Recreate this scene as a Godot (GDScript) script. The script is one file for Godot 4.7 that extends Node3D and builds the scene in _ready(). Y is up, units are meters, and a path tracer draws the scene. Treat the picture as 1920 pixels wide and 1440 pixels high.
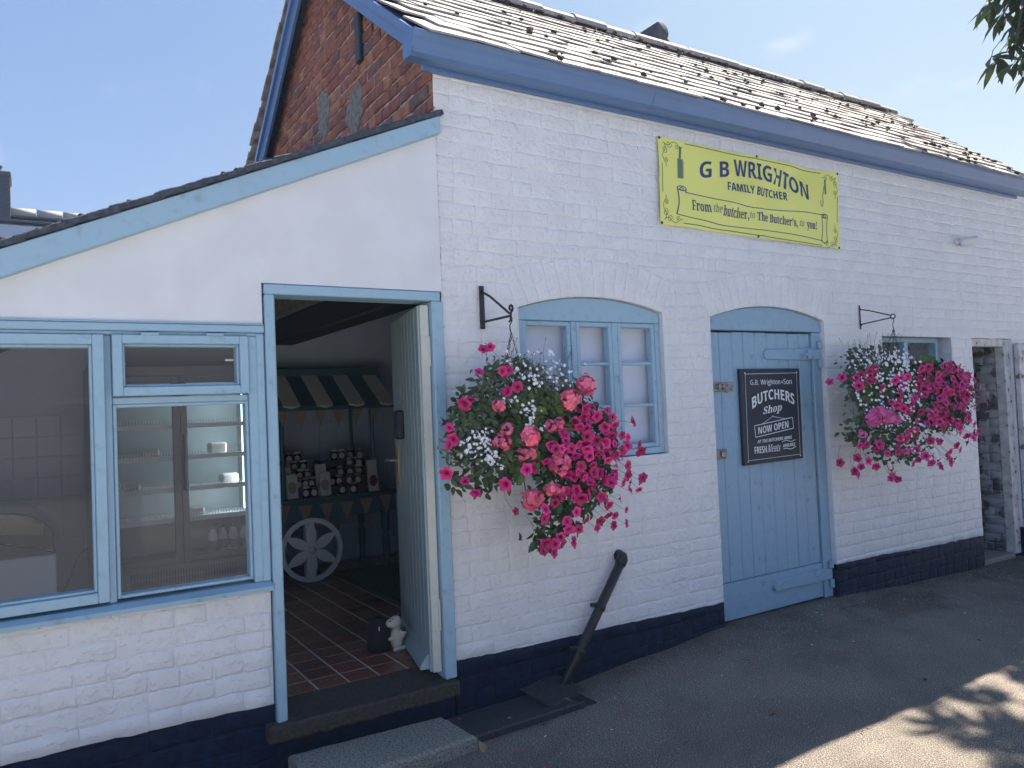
extends Node3D
# A white-painted butcher's shop: a lean-to shop front on the left, an old brick building on the right. Units are metres, y is up,
# the street front is the plane z = 0 and faces +z.

const FRONT := 0.0
const PITCH := 0.6458         # main roof, 37 degrees
const EAVE := Vector3(0, 3.36, 0.17)
const SLOPE := 2.34
var rng := RandomNumberGenerator.new()
var taken := {}
var M := {}

# ------------------------------------------------------------------ naming and placing
func numbered(called: String) -> String:
	if not taken.has(called):
		taken[called] = 0
		return called
	taken[called] += 1
	return "%s_%03d" % [called, taken[called]]

func tag(o: Node, label: String, category := "", group := "", kind := "") -> void:
	o.set_meta("label", label)
	if category: o.set_meta("category", category)
	if group: o.set_meta("group", group)
	if kind: o.set_meta("kind", kind)

func thing(called: String, label: String, category: String, at: Vector3, group := "") -> Node3D:
	var o := Node3D.new()
	o.name = numbered(called)
	add_child(o)
	o.position = at
	tag(o, label, category, group)
	return o

# a part whose mesh is given in world coordinates; its thing may stand anywhere (unturned)
func part(called: String, st, material: Material, parent: Node3D, kind := "") -> MeshInstance3D:
	var o := MeshInstance3D.new()
	o.name = called
	var mesh: Mesh = done(st) if st is SurfaceTool else st
	o.mesh = mesh
	for k in mesh.get_surface_count():
		if material: o.set_surface_override_material(k, material)
	parent.add_child(o, true)
	if parent.get_parent() == self and not parent.has_meta("local"):
		o.position = -parent.position
	if kind: o.set_meta("kind", kind)
	return o

func solo(called: String, st, material: Material, label: String, category := "", group := "", kind := "") -> MeshInstance3D:
	var o := MeshInstance3D.new()
	o.name = numbered(called)
	o.mesh = done(st) if st is SurfaceTool else st
	o.material_override = material
	add_child(o)
	tag(o, label, category, group, kind)
	return o

# a bare node that groups sub-parts: a part without a mesh of its own
func holder(called: String, parent: Node3D) -> Node3D:
	var o := Node3D.new()
	o.name = called
	parent.add_child(o, true)
	if parent.get_parent() == self and not parent.has_meta("local"):
		o.position = -parent.position
	return o

# ------------------------------------------------------------------ mesh helpers
func new_st(flat := true) -> SurfaceTool:
	var st := SurfaceTool.new()
	st.begin(Mesh.PRIMITIVE_TRIANGLES)
	st.set_smooth_group(-1 if flat else 0)
	return st

func done(st: SurfaceTool) -> ArrayMesh:
	st.generate_normals()
	return st.commit()

func tri(st: SurfaceTool, a: Vector3, b: Vector3, c: Vector3) -> void:      # counter-clockwise seen from outside
	st.add_vertex(a); st.add_vertex(c); st.add_vertex(b)

func quad(st: SurfaceTool, a: Vector3, b: Vector3, c: Vector3, d: Vector3) -> void:
	tri(st, a, b, c); tri(st, a, c, d)

func face(st: SurfaceTool, p: Array, mid: Vector3) -> void:                 # a convex face turned away from mid
	var n: Vector3 = (p[1] - p[0]).cross(p[2] - p[0])
	var flip: bool = n.dot(p[0] - mid) < 0.0
	for k in range(1, p.size() - 1):
		if flip: tri(st, p[0], p[k + 1], p[k])
		else: tri(st, p[0], p[k], p[k + 1])

func bx(st: SurfaceTool, c: Vector3, s: Vector3, b := 0.003, xf := Transform3D()) -> void:
	var h := s * 0.5
	b = minf(b, minf(h.x, minf(h.y, h.z)) * 0.6)
	var mid := xf * c
	var v := {}
	for x in [-1, 1]:
		for y in [-1, 1]:
			for z in [-1, 1]:
				var q := Vector3(x, y, z)
				for a in 3:
					var o := (h - Vector3(b, b, b)) * q
					o[a] = h[a] * q[a]
					v[[x, y, z, a]] = xf * (c + o)
	for a in 3:
		var e := (a + 1) % 3
		var f := (a + 2) % 3
		for s1 in [-1, 1]:
			var loop := []
			for t in [[-1, -1], [1, -1], [1, 1], [-1, 1]]:
				var k := [0, 0, 0, a]
				k[a] = s1; k[e] = t[0]; k[f] = t[1]
				loop.append(v[k])
			face(st, loop, mid)
			if b > 0.0:
				for s2 in [-1, 1]:
					var k1 := [0, 0, 0, a]
					var k2 := [0, 0, 0, e]
					k1[a] = s1; k1[e] = s2; k1[f] = -1
					k2[a] = s1; k2[e] = s2; k2[f] = -1
					var k3 := k2.duplicate()
					var k4 := k1.duplicate()
					k3[f] = 1; k4[f] = 1
					face(st, [v[k1], v[k2], v[k3], v[k4]], mid)
	if b > 0.0:
		for x in [-1, 1]:
			for y in [-1, 1]:
				for z in [-1, 1]:
					face(st, [v[[x, y, z, 0]], v[[x, y, z, 1]], v[[x, y, z, 2]]], mid)

func bb(st: SurfaceTool, x0: float, x1: float, y0: float, y1: float, z0: float, z1: float, b := 0.003) -> void:
	bx(st, Vector3((x0 + x1) / 2, (y0 + y1) / 2, (z0 + z1) / 2), Vector3(absf(x1 - x0), absf(y1 - y0), absf(z1 - z0)), b)

func boxes(x0: float, x1: float, y0: float, y1: float, z0: float, z1: float, b := 0.003) -> SurfaceTool:
	var st := new_st()
	bb(st, x0, x1, y0, y1, z0, z1, b)
	return st

func area2(p: PackedVector2Array) -> float:
	var a := 0.0
	for i in p.size():
		a += p[i].cross(p[(i + 1) % p.size()])
	return a * 0.5

func ccw(p: PackedVector2Array) -> PackedVector2Array:
	if area2(p) < 0.0: p.reverse()
	return p

func inset(p: PackedVector2Array, d: float) -> PackedVector2Array:         # every corner moved inwards by d; p counter-clockwise
	var q := PackedVector2Array()
	var n := p.size()
	for i in n:
		var e1 := (p[i] - p[(i + n - 1) % n]).normalized()
		var e2 := (p[(i + 1) % n] - p[i]).normalized()
		var m := Vector2(-e1.y, e1.x) + Vector2(-e2.y, e2.x)
		var l := m.length()
		m = m / l if l > 0.01 else Vector2(-e1.y, e1.x)
		var k: float = minf(1.6, 1.0 / maxf(0.3, m.dot(Vector2(-e1.y, e1.x))))
		q.append(p[i] + m * d * k)
	return q

func prism(st: SurfaceTool, poly: PackedVector2Array, z0: float, z1: float, b := 0.0, xf := Transform3D()) -> void:
	var p := ccw(poly.duplicate())
	var top := inset(p, b) if b > 0.0 else p
	var n := p.size()
	for i in n:
		var j := (i + 1) % n
		quad(st, xf * Vector3(p[i].x, p[i].y, z0), xf * Vector3(p[j].x, p[j].y, z0), xf * Vector3(p[j].x, p[j].y, z1 - b), xf * Vector3(p[i].x, p[i].y, z1 - b))
		if b > 0.0:
			quad(st, xf * Vector3(p[i].x, p[i].y, z1 - b), xf * Vector3(p[j].x, p[j].y, z1 - b), xf * Vector3(top[j].x, top[j].y, z1), xf * Vector3(top[i].x, top[i].y, z1))
	var t := Geometry2D.triangulate_polygon(top)
	for i in range(0, t.size(), 3):
		var a := top[t[i]]; var c := top[t[i + 1]]; var d := top[t[i + 2]]
		if (c - a).cross(d - a) < 0.0:
			var e := c; c = d; d = e
		tri(st, xf * Vector3(a.x, a.y, z1), xf * Vector3(c.x, c.y, z1), xf * Vector3(d.x, d.y, z1))
	t = Geometry2D.triangulate_polygon(p)
	for i in range(0, t.size(), 3):
		var a := p[t[i]]; var c := p[t[i + 1]]; var d := p[t[i + 2]]
		if (c - a).cross(d - a) < 0.0:
			var e := c; c = d; d = e
		tri(st, xf * Vector3(a.x, a.y, z0), xf * Vector3(d.x, d.y, z0), xf * Vector3(c.x, c.y, z0))

func tube(st: SurfaceTool, pts: Array, r, sides := 8, caps := true) -> void:
	var rings := []
	var up := Vector3.ZERO
	for i in pts.size():
		var d: Vector3 = (pts[mini(i + 1, pts.size() - 1)] - pts[maxi(i - 1, 0)]).normalized()
		if up == Vector3.ZERO:
			up = d.cross(Vector3(0.31, 0.22, 0.93)).normalized()
		up = (up - d * up.dot(d)).normalized()
		var w := d.cross(up)
		var rad: float = r[i] if r is Array else r
		var ring := []
		for k in sides:
			var a := TAU * k / sides
			ring.append(pts[i] + (up * cos(a) + w * sin(a)) * rad)
		rings.append(ring)
	for i in rings.size() - 1:
		for k in sides:
			var j := (k + 1) % sides
			quad(st, rings[i][k], rings[i][j], rings[i + 1][j], rings[i + 1][k])
	if caps:
		for k in range(1, sides - 1):
			tri(st, rings[0][0], rings[0][k + 1], rings[0][k])
			tri(st, rings[-1][0], rings[-1][k], rings[-1][k + 1])

func lathe(st: SurfaceTool, prof: Array, sides := 16, xf := Transform3D()) -> void:   # (radius, height) from bottom to top
	for i in prof.size() - 1:
		for k in sides:
			var a := TAU * k / sides
			var b := TAU * (k + 1) / sides
			var p: Vector2 = prof[i]
			var q: Vector2 = prof[i + 1]
			quad(st, xf * Vector3(p.x * cos(a), p.y, -p.x * sin(a)), xf * Vector3(p.x * cos(b), p.y, -p.x * sin(b)), xf * Vector3(q.x * cos(b), q.y, -q.x * sin(b)), xf * Vector3(q.x * cos(a), q.y, -q.x * sin(a)))

func ball(st: SurfaceTool, c: Vector3, r: Vector3, rings := 8, sides := 12, xf := Transform3D(), lump := 0.0) -> void:
	var g := func(i: int, k: int) -> Vector3:
		var t := PI * i / rings - PI / 2
		var a := TAU * (k % sides) / sides
		var p := Vector3(cos(t) * cos(a), sin(t), -cos(t) * sin(a))
		if lump > 0.0:
			p *= 1.0 + lump * sin(a * 3.0 + t * 5.0 + c.x * 40.0) * cos(t * 4.0 + c.z * 30.0)
		return xf * (c + p * r)
	for i in rings:
		for k in sides:
			quad(st, g.call(i, k), g.call(i, k + 1), g.call(i + 1, k + 1), g.call(i + 1, k))

func rect(x0: float, y0: float, x1: float, y1: float) -> PackedVector2Array:
	return PackedVector2Array([Vector2(x0, y0), Vector2(x1, y0), Vector2(x1, y1), Vector2(x0, y1)])

func arc(x0: float, x1: float, spring: float, rise: float, n: int, grow := 0.0) -> PackedVector2Array:   # from right to left over the top
	var w := (x1 - x0) / 2
	var r := (w * w + rise * rise) / (2 * rise)
	var cy := spring + rise - r
	var half := asin(w / r)
	var out := PackedVector2Array()
	for i in n + 1:
		var a := half - 2 * half * i / n
		out.append(Vector2((x0 + x1) / 2 + sin(a) * (r + grow), cy + cos(a) * (r + grow)))
	return out

# ------------------------------------------------------------------ lettering: flat print, put where `map` sends (x, y, thickness)
func letters(st: SurfaceTool, text: String, face_name: String, bold: bool, w: float, h: float, map: Callable, italic := 0.0) -> void:
	var font := SystemFont.new()
	font.font_names = PackedStringArray([face_name])
	font.font_weight = 700 if bold else 400
	var tm := TextMesh.new()
	tm.text = text
	tm.font = font
	tm.font_size = 64
	tm.pixel_size = 0.01
	tm.depth = 0.02
	tm.curve_step = 1.5
	var arr := tm.surface_get_arrays(0)
	var v: PackedVector3Array = arr[Mesh.ARRAY_VERTEX]
	var idx = arr[Mesh.ARRAY_INDEX]
	var box := AABB(v[0], Vector3.ZERO)
	for p in v: box = box.expand(p)
	var n: int = idx.size() if idx != null and idx.size() else v.size()
	var pts := []
	for i in n:
		var p: Vector3 = v[idx[i]] if idx != null and idx.size() else v[i]
		var x := (p.x - box.get_center().x) / box.size.x * w
		var y := (p.y - box.get_center().y) / box.size.y * h
		x += italic * y
		pts.append(map.call(x, y, 0.0006 if p.z > 0.0 else 0.0))
	for q in pts: st.add_vertex(q)

# ------------------------------------------------------------------ materials
func noise(s: int, freq: float, oct := 4, type := FastNoiseLite.TYPE_SIMPLEX_SMOOTH) -> FastNoiseLite:
	var n := FastNoiseLite.new()
	n.seed = s; n.frequency = freq; n.noise_type = type
	n.fractal_type = FastNoiseLite.FRACTAL_FBM if oct > 1 else FastNoiseLite.FRACTAL_NONE
	n.fractal_octaves = oct
	return n

func ntex(n: FastNoiseLite, ramp: Array = [], size := 512) -> NoiseTexture2D:
	var t := NoiseTexture2D.new()
	t.width = size; t.height = size; t.seamless = true; t.noise = n
	if ramp.size():
		var g := Gradient.new()
		var at := PackedFloat32Array()
		var col := PackedColorArray()
		for e in ramp:
			at.append(e[0]); col.append(e[1])
		g.offsets = at; g.colors = col
		t.color_ramp = g
	return t

func lin(r: float, g: float, b: float) -> Color:
	return Color(r, g, b).linear_to_srgb()

func mat(r: float, g: float, b: float, rough := 0.6, metal := 0.0) -> StandardMaterial3D:
	var m := StandardMaterial3D.new()
	m.albedo_color = lin(r, g, b)
	m.roughness = rough
	m.metallic = metal
	return m

func worn(m: StandardMaterial3D, tint: Texture2D, relief: Texture2D, cm: float, per_metre: float) -> StandardMaterial3D:
	m.uv1_triplanar = true
	m.uv1_world_triplanar = true
	m.uv1_scale = Vector3.ONE * per_metre
	if tint: m.albedo_texture = tint
	if relief:
		m.heightmap_enabled = true
		m.heightmap_texture = relief
		m.heightmap_scale = cm
	return m

func grey(v: float) -> Color:
	return Color(v, v, v)

func make_materials() -> void:
	var lumps := ntex(noise(3, 0.012, 5))
	var fine := ntex(noise(5, 0.06, 3))
	var soft := ntex(noise(8, 0.006, 4), [[0.25, grey(0.975)], [0.75, grey(1.0)]])
	var dirty := ntex(noise(9, 0.008, 5), [[0.2, Color(0.80, 0.79, 0.77)], [0.5, Color(0.94, 0.94, 0.93)], [0.8, grey(1.0)]])
	var grain := ntex(noise(12, 0.02, 4), [[0.2, grey(0.72)], [0.8, grey(1.0)]])
	var paint := ntex(noise(6, 0.022, 5), [[0.0, grey(0.30)], [0.35, grey(0.44)], [0.58, grey(0.50)], [0.72, grey(0.72)], [1.0, grey(1.0)]], 768)
	var used := ntex(noise(10, 0.010, 6), [[0.10, Color(0.89, 0.88, 0.86)], [0.24, grey(0.97)], [0.45, grey(1.0)]])
	M.white = worn(mat(0.745, 0.76, 0.78, 0.42), soft, paint, 0.75, 1.3)
	M.smooth_white = worn(mat(0.71, 0.735, 0.765, 0.45), soft, fine, 0.03, 1.0)
	M.black = worn(mat(0.006, 0.017, 0.052, 0.6), grain, lumps, 0.5, 1.6)
	M.black.metallic_specular = 0.3
	M.trim = worn(mat(0.31, 0.48, 0.60, 0.42), used, lumps, 0.15, 2.0)
	M.trim_dim = worn(mat(0.25, 0.40, 0.53, 0.42), used, lumps, 0.2, 2.0)
	M.gutter = worn(mat(0.10, 0.19, 0.38, 0.35), soft, fine, 0.03, 2.0)
	M.cream = worn(mat(0.55, 0.58, 0.52, 0.5), soft, lumps, 0.2, 3.0)
	M.steel = worn(mat(0.34, 0.33, 0.34, 0.45, 0.7), dirty, fine, 0.04, 6.0)
	M.brass = mat(0.62, 0.47, 0.24, 0.3, 1.0)
	M.iron = worn(mat(0.02, 0.02, 0.024, 0.5), null, fine, 0.05, 8.0)
	M.wood_dark = worn(mat(0.055, 0.042, 0.036, 0.75), grain, fine, 0.3, 4.0)
	M.roof_slab = worn(mat(0.07, 0.085, 0.12, 0.8), grain, lumps, 0.6, 3.0)
	var reds := [Vector3(0.38, 0.15, 0.095), Vector3(0.33, 0.125, 0.09), Vector3(0.45, 0.20, 0.12), Vector3(0.25, 0.11, 0.09), Vector3(0.19, 0.13, 0.125)]
	M.red = []
	for c in reds: M.red.append(worn(mat(c.x, c.y, c.z, 0.85), dirty, fine, 0.3, 3.0))
	M.mortar = worn(mat(0.48, 0.42, 0.37, 0.9), dirty, fine, 0.3, 3.0)
	M.patch = worn(mat(0.36, 0.35, 0.32, 0.9), dirty, fine, 0.8, 5.0)
	var lichen := ntex(noise(21, 0.02, 5), [[0.25, Color(0.86, 0.84, 0.82)], [0.5, Color(0.95, 0.945, 0.94)], [0.72, grey(1.0)]])
	M.tile = []
	for c in [Vector3(0.37, 0.36, 0.365), Vector3(0.345, 0.34, 0.35), Vector3(0.39, 0.375, 0.37), Vector3(0.33, 0.315, 0.32)]:
		M.tile.append(worn(mat(c.x, c.y, c.z, 0.85), lichen, fine, 0.25, 2.2))
	M.moss = worn(mat(0.11, 0.10, 0.085, 0.95), grain, fine, 0.8, 8.0)
	M.lichen = worn(mat(0.30, 0.27, 0.10, 0.95), grain, fine, 0.5, 8.0)
	var speck := ntex(noise(31, 0.11, 4), [[0.2, grey(0.42)], [0.45, grey(0.66)], [0.6, grey(0.84)], [0.7, grey(1.0)]], 1024)
	M.asphalt = worn(mat(0.40, 0.36, 0.315, 0.9), speck, ntex(noise(33, 0.10, 4), [], 1024), 0.9, 1.1)
	M.asphalt.vertex_color_use_as_albedo = true
	M.grit = mat(0.42, 0.40, 0.37, 0.8)
	M.concrete = worn(mat(0.36, 0.345, 0.30, 0.9), ntex(noise(36, 0.045, 5), [[0.2, Color(0.66, 0.66, 0.63)], [0.5, grey(0.88)], [0.8, grey(1.0)]]), fine, 0.6, 3.0)
	var flake := ntex(noise(41, 0.013, 5), [[0.28, Color(0.30, 0.27, 0.25)], [0.36, Color(0.46, 0.43, 0.40)], [0.40, Color(0.80, 0.80, 0.80)], [0.8, grey(0.95)]])
	M.flaking = worn(mat(0.46, 0.48, 0.51, 0.7), flake, lumps, 0.7, 0.8)
	var flake2 := ntex(noise(43, 0.010, 5), [[0.18, Color(0.45, 0.42, 0.40)], [0.26, Color(0.85, 0.85, 0.85)], [0.8, grey(1.0)]])
	M.flaking_frame = worn(mat(0.66, 0.66, 0.66, 0.55), flake2, lumps, 0.3, 1.6)
	M.render_wall = worn(mat(0.20, 0.21, 0.24, 0.8), dirty, lumps, 0.2, 0.5)
	M.far_slate = worn(mat(0.17, 0.17, 0.20, 0.8), lichen, fine, 0.3, 1.0)
	M.apron = worn(mat(0.52, 0.54, 0.58, 0.9), dirty, fine, 0.3, 1.5)
	M.grate = mat(0.05, 0.055, 0.065, 0.5)
	# one sheet of window glass
	M.glass = StandardMaterial3D.new()
	M.glass.transparency = BaseMaterial3D.TRANSPARENCY_ALPHA
	M.glass.albedo_color = Color(1, 1, 1, 0.06)
	M.glass.roughness = 0.02
	M.glass.metallic_specular = 0.27
	M.blind = worn(mat(0.66, 0.72, 0.84, 0.8), soft, null, 0.0, 1.0)
	M.dark = mat(0.02, 0.02, 0.025, 0.7)
	# inside
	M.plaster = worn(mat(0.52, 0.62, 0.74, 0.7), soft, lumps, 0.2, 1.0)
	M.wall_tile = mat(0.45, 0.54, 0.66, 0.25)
	M.quarry = []
	for c in [Vector3(0.32, 0.11, 0.07), Vector3(0.27, 0.09, 0.06), Vector3(0.37, 0.135, 0.085), Vector3(0.19, 0.075, 0.06)]:
		M.quarry.append(worn(mat(c.x, c.y, c.z, 0.30), grain, fine, 0.08, 4.0))
	M.grout = mat(0.60, 0.54, 0.48, 0.9)
	M.beam = worn(mat(0.018, 0.018, 0.022, 0.6), grain, fine, 0.3, 3.0)
	M.green = mat(0.03, 0.09, 0.105, 0.45)
	M.ivory = mat(0.56, 0.55, 0.49, 0.5)
	M.burlap = worn(mat(0.25, 0.20, 0.15, 0.9), null, fine, 0.1, 10.0)
	M.wheel = mat(0.80, 0.80, 0.80, 0.5)
	M.fridge = mat(0.13, 0.125, 0.14, 0.4, 0.2)
	M.fridge_in = mat(0.26, 0.31, 0.32, 0.5)
	M.rail = mat(0.70, 0.74, 0.74, 0.4)
	M.freezer = mat(0.72, 0.72, 0.72, 0.35)
	M.gloss_black = mat(0.012, 0.013, 0.016, 0.15)
	M.mat_green = worn(mat(0.015, 0.075, 0.02, 0.95), null, fine, 1.2, 6.0)
	M.trim_door = worn(mat(0.33, 0.43, 0.44, 0.45), soft, lumps, 0.12, 2.0)
	M.green_cap = mat(0.02, 0.16, 0.06, 0.4)
	M.tray = mat(0.45, 0.42, 0.38, 0.4)
	M.amber = mat(0.22, 0.16, 0.07, 0.15)
	M.brown_cloth = worn(mat(0.018, 0.014, 0.02, 0.95), null, fine, 0.1, 10.0)
	M.plush = worn(mat(0.62, 0.57, 0.48, 0.95), null, fine, 0.15, 8.0)
	M.pink_lid = mat(0.30, 0.10, 0.09, 0.5)
	M.jam = mat(0.025, 0.012, 0.012, 0.15)
	M.jam_red = mat(0.11, 0.022, 0.018, 0.15)
	M.led = mat(0.9, 0.95, 1.0, 0.5)
	M.led.emission_enabled = true
	M.led.emission = Color(0.85, 0.95, 1.0)
	M.led.emission_energy_multiplier = 0.28
	# plants
	for e in [["leaf", 0.045, 0.075, 0.028], ["leaf_pale", 0.085, 0.13, 0.03], ["sage", 0.10, 0.115, 0.075], ["tree_leaf", 0.03, 0.055, 0.018]]:
		var m := mat(e[1], e[2], e[3], 0.55)
		m.cull_mode = BaseMaterial3D.CULL_DISABLED
		m.backlight_enabled = true
		m.backlight = Color(0.14, 0.18, 0.06)
		M[e[0]] = m
	M.stem = mat(0.05, 0.07, 0.025, 0.8)
	M.petunia = mat(1, 1, 1, 0.55)
	M.petunia.vertex_color_use_as_albedo = true
	M.petunia.cull_mode = BaseMaterial3D.CULL_DISABLED
	M.geranium = mat(1, 1, 1, 0.6)
	M.geranium.vertex_color_use_as_albedo = true
	M.geranium.cull_mode = BaseMaterial3D.CULL_DISABLED
	M.white_petal = mat(0.80, 0.80, 0.84, 0.6)
	M.white_petal.cull_mode = BaseMaterial3D.CULL_DISABLED
	M.dead_leaf = mat(0.17, 0.10, 0.05, 0.8)
	M.dead_leaf_orange = mat(0.30, 0.12, 0.05, 0.8)
	M.dead_leaf_pale = mat(0.34, 0.25, 0.13, 0.8)
	M.petal_pink = mat(0.60, 0.06, 0.18, 0.7)
	for k in ["dead_leaf", "dead_leaf_orange", "dead_leaf_pale", "petal_pink"]: M[k].cull_mode = BaseMaterial3D.CULL_DISABLED
	M.coir = worn(mat(0.06, 0.045, 0.025, 0.95), null, fine, 0.8, 8.0)
	M.bark = worn(mat(0.09, 0.075, 0.06, 0.9), grain, lumps, 1.5, 4.0)
	# print
	M.banner = mat(0.78, 0.80, 0.21, 0.42)
	M.navy = mat(0.025, 0.05, 0.17, 0.5)
	M.olive = mat(0.13, 0.19, 0.12, 0.5)
	M.board = worn(mat(0.012, 0.018, 0.035, 0.55), null, fine, 0.03, 4.0)
	M.jar_label = mat(0.46, 0.47, 0.47, 0.7)
	M.chalk = mat(0.75, 0.78, 0.80, 0.8)

# ------------------------------------------------------------------ bricks
# One brick: its outline stands on z = 0 and rises to z = h with rounded, uneven arrises; smooth normals.
func brick_into(st: SurfaceTool, poly: PackedVector2Array, h: float, b: float, xf: Transform3D, wobble := 0.0030) -> void:
	var src := ccw(poly.duplicate())
	var p := PackedVector2Array()
	for i in src.size():
		var a := src[i]
		var c := src[(i + 1) % src.size()]
		if a.distance_to(c) < 0.004: continue
		p.append(a)
		var cuts := int(a.distance_to(c) / 0.055)
		for k in cuts:
			var t := (k + 1.0) / (cuts + 1.0)
			p.append(a.lerp(c, t) + Vector2(rng.randfn(), rng.randfn()) * wobble)
	if p.size() < 3: return
	for i in p.size(): p[i] += Vector2(rng.randf_range(-1, 1), rng.randf_range(-1, 1)) * wobble * 0.7
	var size := sqrt(absf(area2(p)))
	if size < 0.012: return
	b = minf(b, size * 0.17)
	var q := inset(p, b * 0.35)
	var r := inset(p, b)
	var mid := Vector2.ZERO
	for v in p: mid += v / p.size()
	var steep := minf(h / maxf(b, 0.001) * 2.3, 4.0)
	var n := p.size()
	var tilt := Vector2(rng.randfn(), rng.randfn()) * 0.006
	var ring := []
	for k in 3:
		var src2: PackedVector2Array = [p, q, r][k]
		for i in n:
			var o := src2[i]
			var out := (p[i] - r[i]).normalized()
			var z: float = [0.0, h * 0.72, h][k] + (0.0 if k == 0 else (o - mid).dot(tilt))
			var nn: Vector3 = [Vector3(out.x * steep * 1.3, out.y * steep * 1.3, 1), Vector3(out.x * steep, out.y * steep, 1), Vector3(out.x * steep * 0.12, out.y * steep * 0.12, 1)][k]
			ring.append([xf * Vector3(o.x, o.y, z), (xf.basis * nn).normalized()])
	var put := func(i: int) -> void:
		st.set_normal(ring[i][1])
		st.add_vertex(ring[i][0])
	for k in 2:
		for i in n:
			var j := (i + 1) % n
			put.call(k * n + i); put.call((k + 1) * n + j); put.call(k * n + j)
			put.call(k * n + i); put.call((k + 1) * n + i); put.call((k + 1) * n + j)
	var t := Geometry2D.triangulate_polygon(r)
	for i in range(0, t.size(), 3):
		var a := t[i]; var c := t[i + 1]; var d := t[i + 2]
		if (r[c] - r[a]).cross(r[d] - r[a]) < 0.0:
			var e := c; c = d; d = e
		put.call(2 * n + a); put.call(2 * n + d); put.call(2 * n + c)

func lay_courses(x0: float, x1: float, y0: float, y1: float, course: float, blen: float, headers: float, joint: float, cut: Array, keep: PackedVector2Array = PackedVector2Array()) -> Array:
	var out := []
	var boxes2 := []
	for c in cut:
		var bnd := Rect2(c[0], Vector2.ZERO)
		for v in c: bnd = bnd.expand(v)
		boxes2.append(bnd)
	var row := 0
	var y := y0
	while y < y1:
		var x := x0 - (blen * 0.5 if row % 2 else 0.0) - rng.randf() * 0.03
		var all_headers := headers > 0.0 and rng.randf() < 0.10
		while x < x1:
			var l := blen * (0.5 if all_headers or rng.randf() < headers else 1.0) * rng.randf_range(0.97, 1.03)
			var jy := rng.randf_range(-0.003, 0.003)
			var r := rect(maxf(x + joint / 2, x0), y + joint / 2 + jy, minf(x + l - joint / 2, x1), minf(y + course - joint / 2 + jy, y1))
			x += l
			if r[1].x - r[0].x < 0.02 or r[2].y - r[1].y < 0.01: continue
			var polys := [r]
			var whole := true
			if keep.size():
				polys = Geometry2D.intersect_polygons(r, keep)
				whole = polys.size() == 1 and absf(absf(area2(polys[0])) - absf(area2(r))) < 1e-6
			var bnd := Rect2(r[0], r[2] - r[0])
			for i in cut.size():
				if not boxes2[i].intersects(bnd): continue
				var next := []
				for q in polys: next.append_array(Geometry2D.clip_polygons(q, cut[i]))
				polys = next
			if polys.size() == 1 and whole and absf(absf(area2(polys[0])) - absf(area2(r))) < 1e-6:
				out.append({"poly": r, "whole": absf(bnd.size.x - (l - joint)) < 0.004 and l > 0.2})
			else:
				for q in polys:
					if absf(area2(q)) > 0.0003: out.append({"poly": q, "whole": false})
		y += course
		row += 1
	return out

# Lays bricks on a wall: the `most` that show largest from the street as parts of their own, the others joined. `colour` gives the material of a brick.
func place_bricks(wall: Node3D, called: String, bricks: Array, xf: Transform3D, h: float, b: float, dims: Vector2, most: int, colour: Callable) -> void:
	var eye := Vector3(0, 1.52, 3.45)
	for e in bricks:
		var m := Vector2.ZERO
		for v in e.poly: m += v / e.poly.size()
		e.mid = m
		var w := xf * Vector3(m.x, m.y, 0)
		e.size = absf(area2(e.poly)) / w.distance_squared_to(eye) * absf((w - eye).normalized().dot(xf.basis.z))
		if w.x > 7.7 or w.y > 3.4 and w.x > 2.2: e.size *= 0.01
	bricks.sort_custom(func(p, q): return p.size > q.size)
	var shared := []
	for k in 10:
		var st := new_st()
		brick_into(st, rect(-dims.x / 2, -dims.y / 2, dims.x / 2, dims.y / 2), h, b, Transform3D())
		shared.append(st.commit())
	var rest := {}
	for i in bricks.size():
		var e: Dictionary = bricks[i]
		var m: Material = colour.call(e)
		if i < most:
			if e.whole:
				var o := part(called, shared[i % 10], m, wall)
				var s: Vector2 = (e.poly[2] - e.poly[0]) / dims
				var local := Transform3D(Basis(Vector3(0, 0, 1), rng.randfn() * 0.006).scaled(Vector3(s.x, s.y, rng.randf_range(0.25, 1.25))), Vector3(e.mid.x, e.mid.y, 0))
				o.transform = xf * local
			else:
				var st := new_st()
				brick_into(st, e.poly, h, e.get("b", b), xf)
				var mesh := st.commit()
				if mesh.get_surface_count(): part(called, mesh, m, wall)
		else:
			if not rest.has(m): rest[m] = new_st()
			brick_into(rest[m], e.poly, h, e.get("b", b), xf)
	if rest.size():
		var mesh := ArrayMesh.new()
		for m in rest:
			rest[m].commit(mesh)
			if mesh.get_surface_count(): mesh.surface_set_material(mesh.get_surface_count() - 1, m)
		part(called, mesh, null, wall, "stuff")

# the painted plinth: everything below this wavering line is black
func plinth_line(x0: float, x1: float, pts: Array) -> PackedVector2Array:
	var p := PackedVector2Array([Vector2(x0, -1.0)])
	p.append(Vector2(x1, -1.0))
	var n := int((x1 - x0) / 0.05)
	for i in n + 1:
		var x := x1 - (x1 - x0) * i / n
		var y: float = pts[0].y
		for k in pts.size() - 1:
			if x >= pts[k].x and x <= pts[k + 1].x:
				y = lerpf(pts[k].y, pts[k + 1].y, (x - pts[k].x) / (pts[k + 1].x - pts[k].x))
			elif x > pts[k + 1].x: y = pts[k + 1].y
		p.append(Vector2(x, y + rng.randfn() * 0.0018 + sin(x * 5.0) * 0.003))
	return p

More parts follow.
